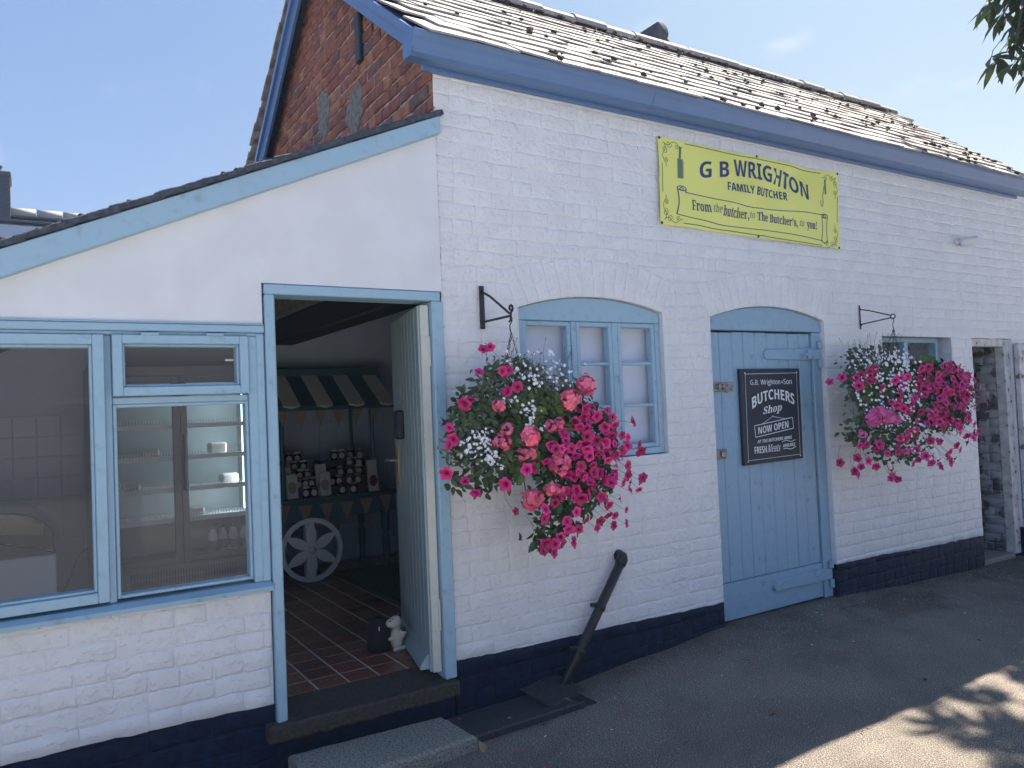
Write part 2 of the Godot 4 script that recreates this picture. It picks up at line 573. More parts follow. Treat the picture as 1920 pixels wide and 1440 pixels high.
func split_paint(bricks: Array, black_zone: PackedVector2Array) -> Array:
	var out := []
	var top := -9.0
	for v in black_zone: top = maxf(top, v.y)
	for e in bricks:
		var lo := 99.0
		for v in e.poly: lo = minf(lo, v.y)
		if lo > top:
			out.append(e); continue
		var above := Geometry2D.clip_polygons(e.poly, black_zone)
		var below := Geometry2D.intersect_polygons(e.poly, black_zone)
		if above.is_empty():
			e.black = true
			out.append(e)
		elif below.is_empty():
			out.append(e)
		else:
			for q in above:
				if absf(area2(q)) > 0.0002: out.append({"poly": q, "whole": false, "b": 0.0012})
			for q in below:
				if absf(area2(q)) > 0.0002: out.append({"poly": q, "whole": false, "black": true, "b": 0.0012})
	return out

# the mortar bed behind the bricks: a slab cut into painted and blackened pieces
func slab(pieces: Array, black_zone: PackedVector2Array, z0: float, z1: float) -> ArrayMesh:
	var a := new_st()
	var b := new_st()
	for p in pieces:
		for q in Geometry2D.clip_polygons(p, black_zone): prism(a, q, z0, z1)
		for q in Geometry2D.intersect_polygons(p, black_zone): prism(b, q, z0, z1)
	a.generate_normals(); b.generate_normals()
	var mesh := ArrayMesh.new()
	a.commit(mesh)
	mesh.surface_set_material(0, M.white)
	b.commit(mesh)
	if mesh.get_surface_count() > 1: mesh.surface_set_material(1, M.black)
	return mesh

func paint_of(e: Dictionary) -> Material:
	return M.black if e.has("black") else M.white

# ------------------------------------------------------------------ the brick building
const WIN := [2.228, 3.262, 2.052, 0.076]      # left, right, springing, rise
const DOOR := [3.665, 4.802, 2.040, 0.085]

func voussoirs(o: Array, n: int, high: float) -> Array:
	var inner := arc(o[0], o[1], o[2], o[3], n * 2)
	var outer := arc(o[0] - 0.035, o[1] + 0.035, o[2], o[3] * 1.08, n * 2, high)
	var out := []
	for i in n:
		var g := 0.035
		var p := PackedVector2Array()
		var a := i * 2
		p.append(inner[a].lerp(inner[a + 1], g)); p.append(inner[a + 1]); p.append(inner[a + 2].lerp(inner[a + 1], g))
		var top := rng.randf_range(-0.008, 0.008)
		p.append(outer[a + 2].lerp(outer[a + 1], g) + Vector2(0, top)); p.append(outer[a].lerp(outer[a + 1], g) + Vector2(0, top))
		out.append({"poly": ccw(p), "whole": false})
	return out

func ring_cut(o: Array, high: float) -> PackedVector2Array:
	var outer := arc(o[0] - 0.035, o[1] + 0.035, o[2], o[3] * 1.08, 24, high + 0.008)
	var p := outer.duplicate()
	p.append(Vector2(o[0] - 0.004, o[2] - 0.004)); p.append(Vector2(o[0] - 0.002, -1.0))
	p.append(Vector2(o[1] + 0.002, -1.0)); p.append(Vector2(o[1] + 0.004, o[2] - 0.004))
	return p

func build_building() -> Node3D:
	var t := thing("brick_building", "old brick building with white painted front, red gable and sunlit tiled roof", "building", Vector3(4.7, 0, -2.0))
	# ---- front wall
	var line := plinth_line(1.765, 8.4, [Vector2(1.7, 0.278), Vector2(3.65, 0.250), Vector2(4.82, 0.324), Vector2(6.76, 0.279), Vector2(8.4, 0.27)])
	var top := 3.285
	var pieces := [rect(1.782, -0.3, WIN[0], top), rect(WIN[1], -0.3, DOOR[0], top), rect(DOOR[1], -0.3, 5.49, top), rect(6.45, -0.3, 6.768, top), rect(7.43, -0.3, 8.4, top),
		rect(WIN[0], -0.3, WIN[1], 1.205), rect(5.49, -0.3, 6.45, 1.375), rect(5.49, 1.945, 6.45, top), rect(6.768, 1.945, 7.43, top)]
	for o in [WIN, DOOR]:
		var p := arc(o[0], o[1], o[2], o[3], 20)
		p.append(Vector2(o[0], top)); p.append(Vector2(o[1], top))
		pieces.append(p)
	var wall := part("wall", slab(pieces, line, -0.23, -0.0024), null, t)
	var win_cut := ring_cut(WIN, 0.205)
	for i in win_cut.size():
		if win_cut[i].y < 0.0: win_cut[i].y = 1.205
	var door_cut := ring_cut(DOOR, 0.205)
	var bricks := lay_courses(1.772, 8.4, -0.205, 3.29, 0.0794, 0.232, 0.16, 0.003, [win_cut, door_cut, rect(5.49, 1.375, 6.45, 1.945), rect(6.768, -0.3, 7.43, 1.945)])
	bricks.append_array(voussoirs(WIN, 14, 0.205))
	bricks.append_array(voussoirs(DOOR, 15, 0.205))
	place_bricks(wall, "brick", split_paint(bricks, line), Transform3D(Basis(), Vector3(0, 0, -0.0024)), 0.0023, 0.010, Vector2(0.229, 0.0764), 300, paint_of)
	# back and far end walls, which close the building
	var st := new_st()
	bb(st, 1.77, 9.3, -0.3, 3.3, -4.2, -4.0, 0)
	bb(st, 8.4, 8.63, -0.3, 3.28, -3.99, -0.01, 0)
	part("rear_wall", st, M.mortar, t)
	# ---- gable: faces -x, laid in (z, y)
	var gable := PackedVector2Array([Vector2(-4.0, 2.33), Vector2(-0.008, 2.33), Vector2(-0.008, 3.36), Vector2(-1.70, 4.68), Vector2(-4.0, 2.98)])
	var gx := Transform3D(Basis(Vector3(0, 0, 1), Vector3(0, 1, 0), Vector3(-1, 0, 0)), Vector3(1.778, 0, 0))
	var gw := new_st()
	prism(gw, gable, -0.22, 0.0, 0.0, gx)
	var gm := part("gable_wall", gw, M.mortar, t)
	var gb := lay_courses(-4.0, -0.012, 2.96, 4.9, 0.0794, 0.232, 0.42, 0.011, [], gable)
	place_bricks(gm, "red_brick", gb, gx, 0.009, 0.005, Vector2(0.221, 0.0684), 230, func(e):
		var v: float = rng.randf()
		return M.red[0 if v < 0.38 else 1 if v < 0.66 else 2 if v < 0.82 else 3 if v < 0.93 else 4])
	# grey cement smeared on the bricks
	for e in [[-1.66, 3.60, 0.13, 0.20], [-1.06, 3.42, 0.17, 0.17], [-1.18, 3.20, 0.10, 0.12]]:
		var p := PackedVector2Array()
		for i in 26:
			var a := TAU * i / 26
			p.append(Vector2(e[0] + cos(a) * e[2] * rng.randf_range(0.55, 1.1), e[1] + sin(a) * e[3] * rng.randf_range(0.65, 1.05)))
		var ps := new_st()
		prism(ps, p, 0.0, 0.014, 0.003, gx)
		part("cement_patch", ps, M.patch, t)
	# purlin ends that stick out of the gable, under the verge
	part("purlin_end", boxes(1.745, 1.80, 3.66, 3.96, -0.98, -0.90, 0.008), M.iron, t)
	part("purlin_end", boxes(1.66, 1.80, 3.56, 3.66, -2.98, -2.90, 0.012), M.gutter, t)
	part("ceiling_beam", boxes(1.77, 1.96, 2.133, 2.32, -3.2, -0.24, 0.012), M.beam, t)
	build_roof(t)
	build_openings(t)
	return t

func build_roof(t: Node3D) -> void:
	var s := Vector3(0, sin(PITCH), -cos(PITCH))
	var n := Vector3(0, cos(PITCH), sin(PITCH))
	var rx := Transform3D(Basis(Vector3(1, 0, 0), s, n), EAVE)             # x along the eave, y up the slope
	var ridge := EAVE + s * SLOPE
	var br := Transform3D(Basis(Vector3(-1, 0, 0), Vector3(0, s.y, -s.z) * -1.0, Vector3(0, n.y, -n.z)), ridge)   # back slope: y runs down it
	br.basis = Basis(Vector3(1, 0, 0), Vector3(0, -s.y, s.z), Vector3(0, n.y, -n.z))
	var deck := new_st()
	prism(deck, PackedVector2Array([Vector2(1.68, 0.0), Vector2(7.55, 0.0), Vector2(8.53, SLOPE - 0.02), Vector2(1.68, SLOPE - 0.02)]), -0.09, -0.03, 0.0, rx)
	prism(deck, PackedVector2Array([Vector2(1.68, 0.04), Vector2(8.53, 0.04), Vector2(9.3, 2.88), Vector2(1.68, 2.88)]), -0.09, -0.03, 0.0, br)
	var roof := part("roof", deck, M.roof_slab, t)
	# tiles: 0.155 gauge, every tile tilted on the one below
	var variants := []
	for k in 6:
		var st := new_st()
		var w := 0.256
		var l := 0.36
		var p := PackedVector2Array([Vector2(-w / 2, rng.randf_range(-0.004, 0.004)), Vector2(-w * 0.2, rng.randf_range(-0.005, 0.003)), Vector2(w * 0.25, rng.randf_range(-0.005, 0.003)), Vector2(w / 2, rng.randf_range(-0.004, 0.004)), Vector2(w / 2, l), Vector2(-w / 2, l)])
		prism(st, p, -0.010, 0.0, 0.002)
		variants.append(done(st))
	var spots := []
	var gauge := 0.195
	var rows := int(SLOPE / gauge) + 1
	for r in rows:
		var y := -0.05 + r * gauge
		var x := 1.655 + (0.130 if r % 2 else 0.0)
		while x < 7.60 + 0.94 * maxf(y, 0.0) / SLOPE:
			spots.append(Vector2(x + 0.13, y))
			x += 0.26
	var eye := Vector3(0, 1.52, 3.45)
	spots.sort_custom(func(a, b): return (rx * Vector3(a.x, a.y, 0)).distance_squared_to(eye) < (rx * Vector3(b.x, b.y, 0)).distance_squared_to(eye))
	var rest := {}
	for i in spots.size():
		var v: Vector2 = spots[i]
		var tilt := Basis(Vector3(1, 0, 0), -0.058 + rng.randfn() * 0.008) * Basis(Vector3(0, 0, 1), rng.randfn() * 0.012) * Basis(Vector3(0, 1, 0), rng.randfn() * 0.012)
		var x := rx * Transform3D(tilt, Vector3(v.x, v.y + rng.randfn() * 0.005, 0.004 + rng.randf() * 0.006))
		var m: Material = M.tile[rng.randi() % 4]
		if i < 298:
			part("tile", variants[i % 6], m, roof).transform = x
		else:
			if not rest.has(m): rest[m] = new_st()
			rest[m].append_from(variants[i % 6], 0, x)
	var mesh := ArrayMesh.new()
	for m in rest:
		rest[m].commit(mesh)
		mesh.surface_set_material(mesh.get_surface_count() - 1, m)
	part("tile", mesh, null, roof, "stuff")
	# back slope: only the tiles along its verge show
	for r in 19:
		var st := new_st()
		bx(st, Vector3(1.76 + rng.randf_range(-0.01, 0.012), 0.10 + r * 0.155, 0.008), Vector3(0.21, 0.24, 0.016), 0.002, br * Transform3D(Basis(Vector3(1, 0, 0), 0.09), Vector3.ZERO))
		part("verge_tile", st, M.tile[r % 4], roof)
	var back := new_st()
	for r in 17:
		bx(back, Vector3(5.5, 0.10 + r * 0.155, 0.004), Vector3(7.2, 0.2, 0.016), 0.002, br * Transform3D(Basis(Vector3(1, 0, 0), 0.09), Vector3.ZERO))
	part("rear_courses", back, M.tile[1], roof)
	# ridge: half-round tiles butted end to end
	var x := 1.64
	while x < 8.56:
		var l := 0.33
		var st := new_st(false)
		var prof := PackedVector2Array()
		for k in 9: prof.append(Vector2(cos(PI * k / 8.0) * 0.115, sin(PI * k / 8.0) * 0.105))
		for k in range(8, -1, -1): prof.append(Vector2(cos(PI * k / 8.0) * 0.098, sin(PI * k / 8.0) * 0.088))
		st.set_smooth_group(-1)
		prism(st, prof, 0.0, l - 0.006, 0.0, Transform3D(Basis(Vector3(0, 0, 1), Vector3(0, 1, 0), Vector3(-1, 0, 0)).rotated(Vector3(1, 0, 0), rng.randfn() * 0.03), Vector3(x + l, ridge.y - 0.055 + rng.randfn() * 0.006, ridge.z)))
		part("ridge_tile", st, M.tile[rng.randi() % 3], roof)
		x += l
	# moss: small cushions, mostly along the tails of the tiles, thickest towards the far end
	var moss := new_st(false)
	for k in 190:
		var px := lerpf(1.7, 8.3, pow(rng.randf(), 0.75))
		var py := 0.02 + gauge * int(rng.randf() * rows) + rng.randf_range(-0.05, 0.02)
		if py > SLOPE - 0.05 or px > 7.5 + 0.9 * py / SLOPE: continue
		var c := rng.randf_range(0.007, 0.022)
		ball(moss, Vector3(px, py, 0.012), Vector3(c * 1.2, c, c * 0.8), 4, 7, rx, 0.25)
	for k in 170:
		var c := rng.randf_range(0.008, 0.022)
		ball(moss, Vector3(rng.randf_range(1.9, 8.45), SLOPE - rng.randf_range(0.0, 0.16), 0.03), Vector3(c * 1.3, c, c), 4, 7, rx, 0.25)
	part("moss", moss, M.moss, roof, "stuff")
	# verge boards, eaves board and gutter
	var vb := new_st()
	prism(vb, PackedVector2Array([Vector2(-0.02, -0.135), Vector2(SLOPE, -0.135), Vector2(SLOPE, -0.035), Vector2(-0.02, -0.035)]), 0.0, 0.022, 0.004, Transform3D(Basis(s, n, s.cross(n)), Vector3(1.655, EAVE.y, EAVE.z)))
	part("verge_board", vb, M.gutter, t)
	vb = new_st()
	prism(vb, PackedVector2Array([Vector2(0.03, -0.07), Vector2(SLOPE, -0.07), Vector2(SLOPE, -0.03), Vector2(0.03, -0.03)]), 0.0, 0.028, 0.004, Transform3D(Basis(s, n, s.cross(n)), Vector3(1.630, EAVE.y, EAVE.z)))
	part("verge_board", vb, M.gutter, t)
	var bs := Vector3(0, -s.y, s.z)
	var bn := Vector3(0, n.y, -n.z)
	for e in [[-0.18, -0.035, 1.655, 0.022], [-0.075, -0.03, 1.628, 0.028]]:
		vb = new_st()
		prism(vb, PackedVector2Array([Vector2(0.02, e[0]), Vector2(2.86, e[0]), Vector2(2.86, e[1]), Vector2(0.02, e[1])]), 0.0, e[3], 0.004, Transform3D(Basis(bs, bn, bs.cross(bn)), Vector3(e[2] + e[3], ridge.y, ridge.z)))
		part("verge_board", vb, M.gutter, t)
	part("eaves_board", boxes(1.70, 7.62, 3.215, 3.345, 0.012, 0.036, 0.004), M.gutter, t)
	var gp := PackedVector2Array()      # ogee gutter: (z, y)
	for v in [[0.042, 0.0], [0.11, 0.0], [0.135, 0.012], [0.148, 0.035], [0.160, 0.058], [0.172, 0.078], [0.182, 0.104], [0.176, 0.108], [0.163, 0.084], [0.150, 0.064], [0.138, 0.042], [0.126, 0.020], [0.108, 0.009], [0.050, 0.009], [0.050, 0.10], [0.042, 0.10]]:
		gp.append(Vector2(v[0], 3.236 + v[1]))
	var xg := 1.60
	for k in 4:
		var l := 1.53
		var st := new_st()
		prism(st, gp, -l + 0.002, 0.0, 0.0, Transform3D(Basis(Vector3(0, 0, 1), Vector3(0, 1, 0), Vector3(-1, 0, 0)), Vector3(xg, 0, 0)))
		part("gutter", st, M.gutter, t)
		xg += l
	var cap := new_st()
	prism(cap, PackedVector2Array([Vector2(0.04, 3.233), Vector2(0.112, 3.233), Vector2(0.15, 3.265), Vector2(0.186, 3.345), Vector2(0.04, 3.345)]), 0.0, 0.008, 0.002, Transform3D(Basis(Vector3(0, 0, 1), Vector3(0, 1, 0), Vector3(-1, 0, 0)), Vector3(1.599, 0, 0)))
	part("gutter_cap", cap, M.gutter, t)

func sash(st: SurfaceTool, x0: float, x1: float, y0: float, y1: float, w: float, z0: float, z1: float) -> void:
	bb(st, x0, x0 + w, y0, y1, z0, z1)
	bb(st, x1 - w, x1, y0, y1, z0, z1)
	bb(st, x0 + w, x1 - w, y1 - w, y1, z0, z1 - 0.001)
	bb(st, x0 + w, x1 - w, y0, y0 + w, z0, z1 - 0.001)

func pane(parent: Node3D, x0: float, x1: float, y0: float, y1: float, z: float) -> void:
	var st := new_st()
	var w := rng.randfn() * 0.0012
	quad(st, Vector3(x0, y0, z + w), Vector3(x1, y0, z - w), Vector3(x1, y1, z - w), Vector3(x0, y1, z + w))
	part("pane", st, M.glass, parent)

func build_openings(t: Node3D) -> void:
	# ---- arched window: three lights of three panes
	var st := new_st()
	var head := arc(WIN[0] + 0.004, WIN[1] - 0.004, WIN[2] - 0.002, WIN[3], 20)
	head.append(Vector2(WIN[0] + 0.004, 1.99)); head.append(Vector2(WIN[1] - 0.004, 1.99))
	prism(st, head, -0.12, -0.032, 0.004)
	bb(st, WIN[0] + 0.004, 2.272, 1.21, 1.989, -0.12, -0.033)
	bb(st, 3.222, WIN[1] - 0.004, 1.21, 1.989, -0.12, -0.033)
	bb(st, 2.273, 3.221, 1.21, 1.247, -0.12, -0.030)
	bb(st, 2.598, 2.632, 1.248, 1.989, -0.11, -0.036)
	bb(st, 2.892, 2.934, 1.248, 1.989, -0.11, -0.036)
	var win := part("arched_window", st, M.trim, t)
	var cols := [[2.273, 2.597], [2.633, 2.891], [2.935, 3.221]]
	for c in 3:
		var f := new_st()
		var z: float = -0.042 if c == 0 else -0.037
		sash(f, cols[c][0], cols[c][1], 1.249, 1.988, 0.026, -0.085, z)
		for y in [1.502, 1.749]:
			bb(f, cols[c][0] + 0.026, cols[c][1] - 0.026, y - 0.009, y + 0.009, -0.08, z - 0.006)
		part("sash", f, M.trim, win)
		var ys := [1.275, 1.493, 1.511, 1.740, 1.758, 1.962]
		for r in 3: pane(win, cols[c][0] + 0.026, cols[c][1] - 0.026, ys[r * 2], ys[r * 2 + 1], -0.062)
	for y in [1.90, 1.66, 1.36]: part("casement_catch", boxes(2.925, 2.937, y - 0.02, y + 0.02, -0.036, -0.026), M.trim, win)
	part("blind", boxes(2.24, 3.25, 1.22, 2.05, -0.135, -0.127, 0), M.blind, win)
	# ---- blue plank door
	var d := new_st()
	head = arc(DOOR[0] + 0.004, DOOR[1] - 0.004, DOOR[2] - 0.002, DOOR[3], 20)
	head.append(Vector2(DOOR[0] + 0.004, 1.962)); head.append(Vector2(DOOR[1] - 0.004, 1.962))
	prism(d, head, -0.14, -0.030, 0.004)
	bb(d, DOOR[0] + 0.004, 3.692, 0.075, 1.961, -0.14, -0.042)
	bb(d, 4.708, DOOR[1] - 0.004, 0.095, 1.961, -0.14, -0.036, 0.006)
	var door := part("plank_door", d, M.trim_dim, t)
	var x := 3.70
	var widths := [0.088, 0.118, 0.105, 0.112, 0.118, 0.105, 0.118, 0.108, 0.122]
	for k in 9:
		var b := new_st()
		bb(b, x + 0.001, x + widths[k] - 0.001, 0.345, 1.950 + rng.randfn() * 0.003, -0.10, -0.050 + rng.randfn() * 0.001, 0.005)
		part("plank", b, M.trim_dim, door)
		x += widths[k]
	part("kick_board", boxes(3.70, 4.70, 0.105, 0.342, -0.10, -0.046, 0.006), M.trim_dim, door)
	part("backing", boxes(3.70, 4.70, 0.11, 1.945, -0.125, -0.102, 0), M.trim_dim, door)
	for e in [[4.20, 1.805], [4.17, 0.262]]:
		var h := new_st()
		var y: float = e[1]
		var low := y < 1.0
		var p := PackedVector2Array([Vector2(e[0] + 0.02, y - 0.034), Vector2(4.70, y - 0.044), Vector2(4.70, y + 0.044), Vector2(e[0] + 0.02, y + 0.034), Vector2(e[0], y + 0.012), Vector2(e[0], y - 0.012)])
		prism(h, p, -0.046, -0.022 if low else -0.036, 0.004)
		bb(h, 4.64, 4.775, y - 0.035, y + 0.035, -0.034, -0.018, 0.004)
		tube(h, [Vector3(4.765, y - 0.095, -0.02), Vector3(4.765, y - 0.04, -0.02)], 0.017, 8)
		tube(h, [Vector3(4.765, y + 0.04, -0.02), Vector3(4.765, y + 0.09, -0.02)], 0.017, 8)
		for bx0 in [4.67, 4.62]: ball(h, Vector3(bx0, y, -0.018), Vector3(0.012, 0.012, 0.006), 4, 8)
		part("strap_hinge", h, M.trim_dim, door)
	var bolt := new_st()
	bb(bolt, 3.70, 3.895, 1.565, 1.625, -0.049, -0.040)
	tube(bolt, [Vector3(3.672, 1.598, -0.030), Vector3(3.83, 1.598, -0.030)], 0.008)
	tube(bolt, [Vector3(3.81, 1.598, -0.030), Vector3(3.81, 1.556, -0.022)], 0.008)
	bb(bolt, 3.735, 3.755, 1.58, 1.616, -0.042, -0.016); bb(bolt, 3.775, 3.79, 1.58, 1.616, -0.042, -0.016)
	part("sliding_bolt", bolt, M.steel, door)
	var hasp := new_st()
	bb(hasp, 3.685, 3.80, 1.135, 1.195, -0.049, -0.036)
	bb(hasp, 3.735, 3.775, 1.145, 1.185, -0.036, -0.020, 0.006)
	part("hasp", hasp, M.steel, door)
	# ---- small window behind the far basket
	var s := new_st()
	sash(s, 5.495, 6.40, 1.38, 1.942, 0.036, -0.15, -0.085)
	bb(s, 5.905, 5.955, 1.416, 1.906, -0.15, -0.08)
	bb(s, 6.401, 6.447, 1.38, 1.942, -0.2, -0.15)
	var small := part("small_window", s, M.trim, t)
	pane(small, 5.531, 5.905, 1.416, 1.906, -0.12)
	pane(small, 5.955, 6.364, 1.416, 1.906, -0.12)
	part("sill", boxes(5.492, 6.448, 1.360, 1.379, -0.2, 0.012, 0.004), M.white, small)
	part("lintel_board", boxes(5.492, 6.448, 1.943, 1.962, -0.15, -0.012, 0.003), M.trim_dim, small)
	# ---- far doorway: flaking white reveal, frame, and the door standing open to the right
	var fr := new_st()
	bb(fr, 7.335, 7.428, 0.05, 1.94, -0.10, -0.02, 0.004)
	bb(fr, 6.77, 7.334, 1.875, 1.944, -0.10, -0.025, 0.004)
	var far := part("far_doorway", fr, M.flaking_frame, t)
	var rw := new_st()
	prism(rw, rect(-1.1, 0.0, -0.1, 1.94), -0.12, -0.006, 0.0, Transform3D(Basis(Vector3(0, 0, 1), Vector3(0, 1, 0), Vector3(-1, 0, 0)), Vector3(7.34, 0, 0)))
	var passage := part("passage_wall", rw, M.flaking, t)
	var rb := lay_courses(-1.1, -0.1, 0.05, 1.94, 0.0794, 0.232, 0.2, 0.010, [])
	place_bricks(passage, "brick", rb, Transform3D(Basis(Vector3(0, 0, 1), Vector3(0, 1, 0), Vector3(-1, 0, 0)), Vector3(7.346, 0, 0)), 0.008, 0.007, Vector2(0.222, 0.0694), 120, func(_e): return M.flaking)
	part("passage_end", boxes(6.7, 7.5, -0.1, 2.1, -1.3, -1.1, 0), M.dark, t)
	part("passage_side", boxes(6.66, 6.766, -0.1, 2.1, -1.1, -0.235, 0), M.flaking, t)
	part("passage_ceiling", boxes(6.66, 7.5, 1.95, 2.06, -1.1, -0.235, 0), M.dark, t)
	part("passage_step", boxes(6.77, 7.334, -0.1, 0.06, -1.1, -0.02, 0.012), M.concrete, t)
	var fd := new_st()
	bb(fd, 7.436, 8.2, 0.06, 1.90, 0.012, 0.055, 0.004)
	var leaf := part("open_door", fd, M.flaking_frame, t)
	fd = new_st()
	sash(fd, 7.55, 8.1, 1.1, 1.8, 0.06, 0.055, 0.066)
	part("moulding", fd, M.flaking_frame, leaf)
	part("coat_peg", boxes(7.49, 7.53, 1.80, 1.84, 0.055, 0.075, 0.008), M.cream, leaf)

# ------------------------------------------------------------------ the lean-to shop front and its open door
func slope_y(x: float, y0: float, y1: float) -> float:      # a line given by its heights at x = -0.073 and x = 1.742
	return y0 + (y1 - y0) * (x + 0.073) / 1.815

func build_lean_to() -> Node3D:
	var t := thing("lean_to_shop", "white lean-to shop front with pale blue window frames and an open doorway", "building", Vector3(0.6, 0, -1.5))
	# ---- dwarf wall under the window
	var line := plinth_line(-0.7, 0.885, [Vector2(-0.7, 0.29), Vector2(0.1, 0.287), Vector2(0.885, 0.283)])
	var wall := part("dwarf_wall", slab([rect(-0.7, -0.3, 0.884, 0.774)], line, -0.2, -0.0032), null, t)
	var bricks := lay_courses(-0.7, 0.884, -0.197, 0.774, 0.0794, 0.245, 0.14, 0.003, [])
	place_bricks(wall, "brick", split_paint(bricks, line), Transform3D(Basis(), Vector3(0, 0, -0.0032)), 0.0031, 0.011, Vector2(0.242, 0.0764), 200, paint_of)
	part("left_wall", boxes(-0.92, -0.705, -0.3, 1.78, -3.2, 0.0, 0), M.white, t)
	# ---- shop window
	var f := new_st()
	bb(f, -0.70, 0.887, 1.892, 1.924, -0.10, 0.022, 0.004)         # head
	bb(f, -0.70, 0.887, 1.878, 1.891, -0.10, 0.004, 0.002)
	bb(f, 0.263, 0.290, 0.812, 1.877, -0.10, -0.016, 0.003)        # mullion
	bb(f, 0.818, 0.887, 0.812, 1.877, -0.10, 0.004, 0.004)         # right stile
	bb(f, 0.852, 0.887, 0.812, 1.890, -0.09, 0.012, 0.005)
	bb(f, 0.291, 0.817, 1.598, 1.625, -0.10, -0.012, 0.003)        # transom
	bb(f, -0.70, -0.66, 0.812, 1.877, -0.10, 0.004, 0.003)
	var win := part("shop_window", f, M.trim, t)
	var s := new_st()
	sash(s, -0.655, 0.262, 0.826, 1.876, 0.040, -0.075, 0.020)
	sash(s, -0.615, 0.222, 0.866, 1.836, 0.012, -0.055, 0.004)
	part("sash", s, M.trim, win)
	pane(win, -0.604, 0.211, 0.877, 1.825, -0.02)
	s = new_st()
	sash(s, 0.291, 0.816, 1.629, 1.876, 0.036, -0.075, 0.026)
	sash(s, 0.327, 0.780, 1.665, 1.840, 0.010, -0.055, 0.006)
	part("top_casement", s, M.trim, win)
	pane(win, 0.336, 0.771, 1.674, 1.831, -0.02)
	s = new_st()
	sash(s, 0.291, 0.817, 0.826, 1.597, 0.013, -0.075, -0.010)
	part("fixed_light", s, M.trim, win)
	pane(win, 0.303, 0.805, 0.838, 1.585, -0.03)
	for x in [0.43, 0.68]: part("casement_hinge", boxes(x - 0.035, x + 0.035, 1.874, 1.886, 0.005, 0.030, 0.003), M.trim, win)
	part("casement_stay", boxes(0.74, 0.82, 1.775, 1.785, -0.085, -0.078, 0.002), M.rail, win)
	var sp := PackedVector2Array([Vector2(-0.10, 0.776), Vector2(0.045, 0.776), Vector2(0.048, 0.796), Vector2(0.010, 0.811), Vector2(-0.10, 0.811)])
	s = new_st()
	prism(s, sp, -0.886, 0.70, 0.0, Transform3D(Basis(Vector3(0, 0, 1), Vector3(0, 1, 0), Vector3(-1, 0, 0)), Vector3.ZERO))
	part("window_sill", s, M.trim, t)
	# ---- door frame
	part("door_post", boxes(0.890, 0.934, 0.196, 2.062, -0.12, 0.030, 0.006), M.trim, t)
	part("door_head", boxes(0.890, 1.752, 2.063, 2.108, -0.12, 0.026, 0.005), M.trim, t)
	s = new_st()
	bb(s, 1.702, 1.764, 0.208, 2.062, -0.10, 0.030, 0.006)
	bb(s, 1.6985, 1.7015, 0.218, 2.061, -0.10, -0.03, 0.001)
	part("door_jamb", s, M.trim, t)
	s = new_st()
	var tp := PackedVector2Array()
	var n := 30
	for k in n + 1: tp.append(Vector2(0.842 + 0.914 * k / n, 0.132 + rng.randfn() * 0.003))
	for k in n + 1: tp.append(Vector2(1.756 - 0.914 * k / n, 0.206 + rng.randfn() * 0.0025))
	prism(s, tp, 0.0, 0.072, 0.010)
	prism(s, PackedVector2Array([Vector2(-0.145, 0.13), Vector2(0.006, 0.13), Vector2(0.006, 0.204), Vector2(-0.145, 0.245)]), -1.70, -0.938, 0.0, Transform3D(Basis(Vector3(0, 0, 1), Vector3(0, 1, 0), Vector3(-1, 0, 0)), Vector3.ZERO))
	part("threshold", s, M.wood_dark, t)
	part("threshold_riser", boxes(0.888, 1.766, -0.25, 0.13, -0.2, -0.012, 0), M.black, t)
	# ---- boarded gable above, and the raking fascia
	var g := PackedVector2Array([Vector2(-0.40, 1.928), Vector2(0.883, 1.928), Vector2(0.883, 2.112), Vector2(1.768, 2.112), Vector2(1.768, slope_y(1.768, 2.10, 2.93)), Vector2(-0.40, slope_y(-0.40, 2.10, 2.93))])
	s = new_st()
	prism(s, g, -0.06, 0.014, 0.002)
	part("gable_boarding", s, M.smooth_white, t)
	part("drip_strip", boxes(-0.46, 0.883, 1.925, 1.931, 0.0145, 0.026, 0.001), M.trim, t)
	g = PackedVector2Array([Vector2(-1.0, slope_y(-1.0, 2.077, 2.888)), Vector2(1.772, slope_y(1.772, 2.077, 2.888)), Vector2(1.772, slope_y(1.772, 2.183, 2.976)), Vector2(-1.0, slope_y(-1.0, 2.183, 2.976))])
	s = new_st()
	prism(s, g, 0.016, 0.062, 0.004)
	part("fascia_board", s, M.trim, t)
	# ---- roof: deck, then the slates that show along the verge
	g = PackedVector2Array([Vector2(-1.05, slope_y(-1.05, 2.10, 2.90)), Vector2(1.776, slope_y(1.776, 2.10, 2.90)), Vector2(1.776, slope_y(1.776, 2.186, 2.978)), Vector2(-1.05, slope_y(-1.05, 2.186, 2.978))])
	s = new_st()
	prism(s, g, -3.4, 0.0145, 0.0)
	var roof := part("roof", s, M.roof_slab, t)
	var a := atan2(0.793, 1.815)
	for k in 17:
		var x := -1.0 + k * 0.162
		var st := new_st()
		var p := PackedVector2Array()
		var l := 0.21
		for i in 7: p.append(Vector2(i * l / 6, -0.012))
		for i in 7: p.append(Vector2(l - i * l / 6, 0.012 + rng.randf_range(-0.002, 0.004)))
		prism(st, p, -3.4, 0.070 + rng.randf() * 0.014, 0.004, Transform3D(Basis(Vector3(0, 0, 1), a - 0.03 + rng.randfn() * 0.005), Vector3(x, slope_y(x, 2.204, 2.996), 0)))
		part("verge_slate", st, M.roof_slab, roof)
	var lead := new_st()
	for k in 60:
		var x := rng.randf_range(-0.9, 1.7)
		var c := rng.randf_range(0.004, 0.010)
		ball(lead, Vector3(x, slope_y(x, 2.216, 3.006) + c * 0.2, rng.randf_range(-0.02, 0.06)), Vector3(c * 1.8, c, c * 1.5), 4, 7, Transform3D(), 0.2)
	part("moss", lead, M.moss, roof, "stuff")
	build_shop_door(t)
	return t

